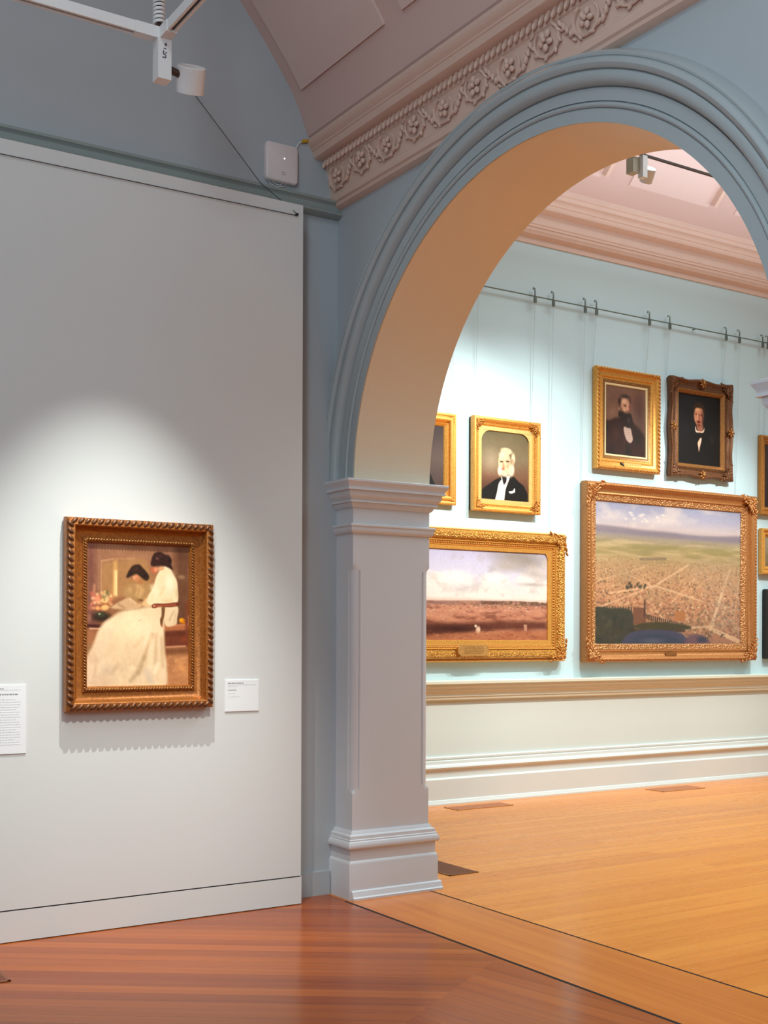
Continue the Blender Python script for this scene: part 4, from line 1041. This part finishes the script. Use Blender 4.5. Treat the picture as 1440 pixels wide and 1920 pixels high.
# bearded man
x0, x1, z0, z1 = 7.985, 8.846, 3.135, 4.133
r = framed('framed_painting', 'bright gold framed portrait of a man with a long dark beard', x0, x1, z0, z1, YG)
simple_frame(r, x0, x1, z0, z1, [(.010, 0), (.002, .02), (0, .06), (.004, .074), (.014, .080), (.030, .078), (.040, .066), (.060, .056), (.078, .050), (.084, .056), (.090, .050), (.096, .044), (.118, .040)], M['gold'])
simple_frame(r, x0 + .112, x1 - .112, z0 + .112, z1 - .112, [(0, .044), (.014, .040), (.030, .030), (.034, .026)], M['bronze'], name='inner_band')
simple_frame(r, x0 + .142, x1 - .142, z0 + .142, z1 - .142, [(0, .032), (.004, .034), (.018, .030), (.022, .020)], M['slip_cream'], name='slip')
b = MB(); beads(b, x0, x1, z0, z1, YG, .020, .078, .040, (.022, .010, .011), .5, 7, 5); b.build('leaf_moulding', M['gold_deep'], r, 60)
canvas(art_bearded(), 'canvas', x0 + .158, x1 - .158, z0 + .162, z1 - .162, YG - .022, r, (.95, .86, .78)); backing(r, x0, x1, z0, z1, YG, .018)
MB().box((8.335, YG - .060, z0 + .062), (.05, .012, .016), 0, Matrix.Rotation(.5, 3, 'Y')).build('clip', M['dark'], r, 0)
MB().bb((8.36, YG - .058, z0 + .060), (8.60, YG - .050, z0 + .084)).build('name_plate', M['gold_pale'], r, 0)

# dark swept frame
x0, x1, z0, z1 = 8.985, 9.922, 3.130, 4.165
r = framed('framed_painting', 'portrait of a man with moustache in a dark swept bronze frame', x0, x1, z0, z1, YG)
def swept(q, sd):
    e = .008 * math.exp(-((q - .5) / .12) ** 2) - .012 * math.exp(-((q - .27) / .09) ** 2) - .012 * math.exp(-((q - .73) / .09) ** 2) + .010 * math.exp(-((q) / .06) ** 2) + .010 * math.exp(-((q - 1) / .06) ** 2)
    return e
simple_frame(r, x0 + .010, x1 - .010, z0 + .010, z1 - .010, [(.014, 0), (.004, .03), (0, .062), (.006, .076), (.018, .082), (.030, .076), (.042, .060), (.060, .048), (.080, .046), (.096, .054), (.104, .056), (.112, .048)], M['bronze_dark'], YG, 24, swept)
simple_frame(r, x0 + .118, x1 - .118, z0 + .118, z1 - .118, [(0, .056), (.010, .058), (.020, .048), (.034, .036), (.040, .024)], M['bronze'], name='inner_band')
corners(r, x0, x1, z0, z1, YG, .066, .012, .17, M['bronze_dark'], 10, 33)
b = MB()
for (cx, cz) in ((.5 * (x0 + x1), z1 - .045), (.5 * (x0 + x1), z0 + .045), (x0 + .045, .5 * (z0 + z1)), (x1 - .045, .5 * (z0 + z1))):
    b = MB()
    for k in range(7):
        a = 2 * PI * k / 7; b.ell((cx + .03 * math.cos(a), YG - .078, cz + .03 * math.sin(a)), (.024, .016, .011), Matrix.Rotation(-a, 3, 'Y'), 7, 5)
    b.ell((cx, YG - .09, cz), (.018, .014, .018))
    b.build('shell_ornament', M['bronze'], r, 60)
canvas(art_dark_man(), 'canvas', x0 + .150, x1 - .150, z0 + .150, z1 - .150, YG - .020, r, (.95, .86, .78)); backing(r, x0, x1, z0, z1, YG, .018, .03)

# city panorama behind glass
x0, x1, z0, z1 = 7.835, 10.262, 1.253, 3.005
r = framed('framed_painting', 'large glazed bird\'s eye view of a city in a reddish gilt frame', x0, x1, z0, z1, YG)
simple_frame(r, x0, x1, z0, z1, [(.012, 0), (.002, .02), (0, .06), (.003, .092), (.012, .104), (.030, .108), (.044, .100), (.060, .082), (.080, .066), (.096, .060), (.104, .064), (.112, .064), (.118, .056), (.124, .048)], M['gold_red'])
simple_frame(r, x0 + .120, x1 - .120, z0 + .120, z1 - .120, [(0, .050), (.006, .054), (.016, .050), (.052, .040), (.056, .034), (.060, .030)], M['gold_red_carved'], name='slip')
b = MB(); beads(b, x0, x1, z0, z1, YG, .026, .108, .034, (.013, .007, .010), .0, 6, 4); b.build('bead_moulding', M['gold_red'], r, 60)
corners(r, x0, x1, z0, z1, YG, .100, -.004, .23, M['gold_red'], 11, 43)
canvas(art_city(), 'canvas', x0 + .172, x1 - .172, z0 + .166, z1 - .166, YG - .024, r, (.86, .80, .74))
MB().bb((x0 + .174, YG - .0325, z0 + .168), (x1 - .174, YG - .0305, z1 - .168)).build('glass', M['glass'], r, 0)
backing(r, x0, x1, z0, z1, YG, .022)
MB().box((8.99, YG - .086, z0 + .075), (.15, .014, .036), 0, Matrix.Rotation(.0, 3, 'Y')).build('name_plate', M['bronze'], r, 0)

# three frames cut by the right edge of the view
def plain_art(seed, c1, c2):
    A = Art(60, 60, c1, seed); A.grad([(0, c1), (1, c2)]); A.mott(.1, 5, 5); A.ell(.5, .45, .2, .25, [min(255, q + 60) for q in c1], 0, .5); return A
for (x0, x1, z0, z1, lab, m, c1, c2, sd) in [
    (10.372, 11.15, 2.822, 3.682, 'tall gold framed picture at the right edge, uppermost of three', M['gold_deep'], (70, 52, 44), (40, 28, 24), 71),
    (10.385, 11.05, 2.180, 2.678, 'small gold framed picture at the right edge, middle of three', M['gold'], (150, 140, 120), (110, 90, 60), 72),
    (10.455, 11.25, 1.268, 2.022, 'black framed picture at the right edge, lowest of three', M['black_box'], (80, 70, 60), (50, 40, 30), 73)]:
    r = framed('framed_painting', lab, x0, x1, z0, z1, YG)
    simple_frame(r, x0, x1, z0, z1, [(.010, 0), (0, .02), (0, .055), (.008, .066), (.022, .068), (.030, .058), (.048, .046), (.056, .052), (.064, .050), (.070, .034), (.086, .026), (.092, .016)], m)
    canvas(plain_art(sd, c1, c2), 'canvas', x0 + .088, x1 - .088, z0 + .088, z1 - .088, YG - .018, r); backing(r, x0, x1, z0, z1, YG, .016)

# ------------------------------------------------------------------ hanging rod, hooks and lines
ZR = 4.685; YRD = YG - .045
r = thing('hanging_rail', 'thin dark green rod running along the aqua wall above the paintings', 'rail', (8.6, YG, ZR))
MB().cyl((X1 + .02, YRD, ZR), (13.05, YRD, ZR), .006, n=10).build('rod', M['rod'], r)
for xx in (4.6, 6.0, 9.38, 12.2):
    MB().cyl((xx, YRD, ZR), (xx, YG + .002, ZR), .006, n=8).build('bracket', M['rod'], r)
HK = [(6.30, 3.487, 'hidden beside the arch, above the half hidden dark portrait'), (6.56, 3.497, 'above the left side of the white haired man portrait'), (7.222, 3.497, 'above the right side of the white haired man portrait'),
      (7.445, 2.478, 'carrying the right side of the wide landscape'), (7.862, 3.005, 'carrying the left side of the city view'),
      (8.02, 4.133, 'above the left side of the bearded man portrait'), (8.70, 4.133, 'above the right side of the bearded man portrait'), (9.05, 4.165, 'above the left side of the dark swept frame'),
      (9.815, 4.165, 'above the right side of the dark swept frame'), (10.02, 3.005, 'carrying the right side of the city view'), (10.40, 3.67, 'second from its right end, over the tall gold frame'), (10.52, 2.00, 'at its right end in view')]
HK[5] = (7.99, 4.133, HK[5][2]); HK[7] = (8.985, 4.165, HK[7][2])
HK = [(7.795 + .05 if i == 4 else x, z, l) for i, (x, z, l) in enumerate(HK)]
HK[10] = (10.385, 3.682, HK[10][2]); HK[11] = (10.47, 3.682, HK[11][2])
for (xx, ze, lab) in HK:
    r = thing('picture_hook', 'steel picture hook on the rod ' + lab, 'hook', (xx, YRD, ZR), 'picture hooks along the rod')
    b = MB()
    b.tube([(xx + .006, YRD + .022, ZR + .070), (xx - .012, YRD - .002, ZR + .078), (xx, YRD - .013, ZR + .066), (xx, YRD - .014, ZR + .02), (xx, YRD - .014, ZR - .03)], [.005, .007, .0075, .007, .007], 8)
    b.bb((xx - .012, YRD - .026, ZR - .066), (xx + .012, YRD - .006, ZR - .012))
    b.build('hook_body', M['steel'], r)
    MB().cyl((xx, YRD - .014, ZR - .062), (xx, YG - .012, ze + .003), .0022, n=6).build('hanging_line', M['wire'], r)

# ------------------------------------------------------------------ track lighting, near room
TX, TY, TZ = 1.945, 4.80, 4.045
def track_bar(root, p, q, w_=.040, h_=.044, name='track_bar', slot=True):
    p, q = Vector(p), Vector(q); d = (q - p).normalized(); s_ = Vector((0, 0, 1)).cross(d).normalized(); u_ = Vector((0, 0, 1))
    # open channel section
    sec = [(-.5, .5), (.5, .5), (.5, -.5), (.20, -.5), (.20, .1), (-.20, .1), (-.20, -.5), (-.5, -.5)]
    b = MB(); v = []
    for e in (p, q):
        for (a, c) in sec: v.append(e + s_ * a * w_ + u_ * c * h_)
    n = len(sec); f = [(i, (i + 1) % n, n + (i + 1) % n, n + i) for i in range(n)] + [(0, 1, 2, 3, 4, 5, 6, 7), tuple(range(15, 7, -1))]
    b.add(v, f); o = b.build(name, M['white_metal'], root, 0)
    if slot:
        b = MB(); v = []
        for e in (p, q):
            for (a, c) in [(-.19, .08), (.19, .08), (.19, -.30), (-.19, -.30)]: v.append(e + s_ * a * w_ + u_ * c * h_)
        b.add(v, [(0, 1, 2, 3), (7, 6, 5, 4), (0, 4, 5, 1), (1, 5, 6, 2), (2, 6, 7, 3), (3, 7, 4, 0)]); b.build('conductor_slot', M['brown_metal'], o, 0)
    return o
r = thing('lighting_track', 'white lighting track with a corner joint hung below the ceiling at top left', 'track', (TX, TY, TZ))
track_bar(r, (-3.9, TY, TZ), (TX - .11, TY, TZ))
track_bar(r, (TX, TY - .08, TZ), (TX, -3.9, TZ))
b = MB(); b.bb((TX - .13, TY - .024, TZ - .026), (TX + .024, TY + .024, TZ + .022)); b.bb((TX - .024, TY - .10, TZ - .026), (TX + .024, TY + .024, TZ + .022)); b.build('corner_joint', M['white_metal'], r, 0)
b = MB(); cx, cy_ = TX - .01, TY + .02
pts = [(cx + .020 * math.cos(a), cy_ + .020 * math.sin(a), TZ + .05 + a / (2 * PI) * .0175) for a in np.linspace(0, 2 * PI * 16, 16 * 14)]
b.tube([(cx, cy_, TZ + .01)] + [(cx + .02, cy_, TZ + .03)] + pts, .0066, 6); b.build('coiled_cable', M['white_metal'], r, 60)
b = MB(); b.cyl((cx, cy_, TZ + .01), (cx, cy_, 5.90), .010, n=10); b.build('drop_rod', M['brown_metal'], r)
b = MB(); b.cyl((cx, cy_, 5.84), (cx, cy_, 5.98), .05, n=18); b.build('ceiling_rose', M['white_metal'], r)
# spotlight hanging from the corner
r = thing('track_spotlight', 'white track spotlight with driver box hanging at the track corner', 'spotlight', (TX, TY, TZ - .03))
b = MB(); bx = TX - .002
b.bb((bx - .030, TY - .030, TZ - .195), (bx + .030, TY + .030, TZ - .024)); o = b.build('driver_box', M['white_metal'], r, 0)
b = MB()
for (dx, dz, sx_, sz_) in [(.004, -.050, .010, .012), (0, -.068, .012, .004), (-.006, -.085, .006, .016), (-.002, -.092, .012, .005), (-.004, -.106, .014, .006), (.004, -.100, .005, .014), (.006, -.084, .006, .006)]:
    b.bb((bx + dx - sx_ / 2, TY - .0308, TZ + dz - sz_ / 2), (bx + dx + sx_ / 2, TY - .0296, TZ + dz + sz_ / 2))
b.build('rating_marks', M['ink_dark'], o, 0)
hd = Vector((.13, .52, -.845)).normalized(); hc = Vector((TX + .134, TY + .015, TZ - .150))
b = MB(); b.cyl((TX + .028, TY, TZ - .135), (TX + .075, TY + .004, TZ - .142), .016, .016, 14); b.build('swivel_joint', M['brown_metal'], r)
b = MB()
b.tube([hc - hd * .056, hc - hd * .052, hc + hd * .050, hc + hd * .052, hc + hd * .044], [.057, .061, .061, .054, .052], 28)
b.build('lamp_head', M['white_metal'], r, 35)
b = MB(); b.cyl(hc + hd * .043, hc + hd * .046, .051, n=24); b.build('lens', M['lens'], r)
LAMP = hc + hd * .075
bpy.data.objects['painting_spot_light'].location = LAMP

# far gallery track with its spotlight
r = thing('lighting_track', 'dark lighting track seen through the arch against the pink ceiling', 'track', (8.6, 6.3, 4.985))
b = MB(); b.bb((6.14, 6.290, 4.976), (12.9, 6.310, 4.990)); b.build('track_bar', M['brown_metal'], r, 0)
for xx in (7.6, 10.2, 12.6):
    MB().cyl((xx, 6.3, 4.99), (xx, 6.3, 7.14), .004, n=6).build('suspension_wire', M['wire'], r)
r = thing('track_spotlight', 'white spotlight on the far track seen through the arch', 'spotlight', (6.235, 6.3, 4.97))
b = MB(); b.bb((6.213, 6.275, 4.815), (6.258, 6.325, 4.972)); b.build('driver_box', M['white_metal'], r, 0)
b = MB(); b.bb((6.150, 6.31, 4.850), (6.212, 6.38, 4.960)); b.build('power_adapter', M['putty'], r, 0)
hd2 = Vector((0.2, .62, -.75)).normalized(); hc2 = Vector((6.315, 6.33, 4.862))
b = MB(); b.tube([hc2 - hd2 * .052, hc2 - hd2 * .048, hc2 + hd2 * .048, hc2 + hd2 * .05, hc2 + hd2 * .042], [.044, .048, .048, .042, .041], 24); b.build('lamp_head', M['white_metal'], r, 35)
b = MB(); b.cyl(hc2 + hd2 * .041, hc2 + hd2 * .044, .040, n=20); b.build('lens', M['lens'], r)
b = MB(); b.cyl((6.255, 6.3, 4.86), (6.285, 6.315, 4.862), .012, n=10); b.build('swivel_joint', M['brown_metal'], r)

# ------------------------------------------------------------------ small things on the end wall
x0, x1, z0, z1 = 3.057, 3.262, 4.062, 4.280
r = thing('wireless_access_point', 'white rounded square wireless box with a small light near the cornice', 'router', ((x0 + x1) / 2, YW, z0))
b = MB(); n = 6; rd = .024; loops = []
for (ins, yy) in [(.004, YW + .001), (0, YW - .010), (0, YW - .030), (.003, YW - .038), (.010, YW - .042)]:
    L_ = []
    for (cx, cz, a0) in [(x0 + rd, z0 + rd, PI), (x1 - rd, z0 + rd, 1.5 * PI), (x1 - rd, z1 - rd, 0), (x0 + rd, z1 - rd, .5 * PI)]:
        for k in range(n + 1):
            a = a0 + PI / 2 * k / n; L_.append((cx + (rd - ins) * math.cos(a), yy, cz + (rd - ins) * math.sin(a)))
    loops.append(L_)
N = len(loops[0]); v = [p for L_ in loops for p in L_]
f = [(i * N + k, i * N + (k + 1) % N, (i + 1) * N + (k + 1) % N, (i + 1) * N + k) for i in range(len(loops) - 1) for k in range(N)] + [tuple((len(loops) - 1) * N + k for k in range(N))]
b.add(v, f); b.build('casing', M['plastic'], r, 40)
MB().ell((3.172, YW - .042, 4.196), (.0032, .002, .0032)).build('status_light', M['led'], r)
b = MB()
for dx in (-.010, -.004, .002, .008): b.bb((3.164 + dx, YW - .0427, 4.112), (3.164 + dx + .003, YW - .0415, 4.120))
b.bb((3.152, YW - .0427, 4.103), (3.176, YW - .0415, 4.106)); b.build('emblem', M['ink'], r, 0)
b = MB(); b.tube([(3.085, YW - .012, z0 + .004), (3.10, YW - .014, z0 - .016), (3.14, YW - .014, z0 - .022), (3.18, YW - .012, z0 - .012), (3.20, YW - .010, z0 + .004)], .003, 6)
b.tube([(3.10, YW - .020, z0 + .004), (3.13, YW - .022, z0 - .014), (3.16, YW - .020, z0 - .012), (3.175, YW - .018, z0 + .004)], .0025, 6); b.build('cable_loop', M['white_metal'], r)
r = thing('network_cable', 'short cable with yellow plug between the wireless box and cornice end', 'cable', (3.29, YW, 4.29))
MB().tube([(3.258, YW - .012, 4.268), (3.270, YW - .010, 4.300), (3.286, YW - .010, 4.322), (3.30, YW - .012, 4.330)], .0035, 8).build('cable_lead', M['white_metal'], r)
MB().tube([(3.298, YW - .013, 4.328), (3.312, YW - .014, 4.336), (3.330, YW - .013, 4.342), (3.345, YW - .010, 4.345)], [.007, .011, .010, .006], 8).build('plug', M['yellow'], r)
r = thing('stay_wire', 'thin dark wire slanting over the picture rail to the panel corner hook', 'wire', (3.18, YW, 3.84))
MB().tube([(2.58, YW - .008, 4.50), (2.60, YW - .012, 4.475), (2.995, YW - .067, 4.030), (3.02, YW - .070, 4.008), (3.180, 5.886, 3.848)], .0022, 6).build('wire_strand', M['wire_dark'], r)
MB().cyl((2.58, YW - .010, 4.50), (2.58, YW + .002, 4.50), .006, n=8).build('wall_anchor', M['wire_dark'], r)
MB().cyl((3.180, 5.876, 3.842), (3.180, 5.8964, 3.842), .007, n=10).build('hook', M['dark'], r)
r = thing('hanging_wire', 'thin taut wire stretched along the top of the white display panel', 'wire', (2.4, 5.89, 3.83))
MB().tube([(0.2, 5.888, 3.815), (1.2, 5.888, 3.822), (3.172, 5.888, 3.838)], .0024, 6).build('wire_strand', M['wire_dark'], r)

# ------------------------------------------------------------------ floor vents
def vent(x0, x1, y0, y1, label, along_x=True, m='vent', ms='vent_slot'):
    r = thing('floor_vent', label, 'vent', ((x0 + x1) / 2, (y0 + y1) / 2, 0), 'timber floor vents')
    b = MB(); t = .014
    b.bb((x0, y0, -.004), (x1, y1, .0015)); b.build('base_plate', M[ms], r, 0)
    b = MB(); b.bb((x0, y0, -.003), (x1, y0 + t, .004)); b.bb((x0, y1 - t, -.003), (x1, y1, .004)); b.bb((x0, y0, -.003), (x0 + t, y1, .004)); b.bb((x1 - t, y0, -.003), (x1, y1, .004)); b.build('rim', M[m], r, 0)
    b = MB()
    if along_x:
        n = int((y1 - y0 - 2 * t) / .016)
        for k in range(n): yy = y0 + t + (k + .5) * (y1 - y0 - 2 * t) / n; b.bb((x0 + t, yy - .0058, -.002), (x1 - t, yy + .0058, .0035))
    else:
        n = int((x1 - x0 - 2 * t) / .016)
        for k in range(n): xx = x0 + t + (k + .5) * (x1 - x0 - 2 * t) / n; b.bb((xx - .0058, y0 + t, -.002), (xx + .0058, y1 - t, .0035))
    b.build('grille', M[m], r, 0)
vent(6.105, 6.72, 8.36, 8.56, 'pale brown timber floor vent at the far skirting nearest the pillar', True, 'vent_pale', 'vent_slot_pale')
vent(8.535, 9.115, 8.32, 8.56, 'pale brown timber floor vent at the far skirting below the city view', True, 'vent_pale', 'vent_slot_pale')
vent(4.39, 4.62, 6.095, 6.75, 'dark floor vent on the pale boards just behind the pillar', False)
vent(0.85, 1.443, 5.24, 5.455, 'dark floor vent corner at the left edge of the near floor')
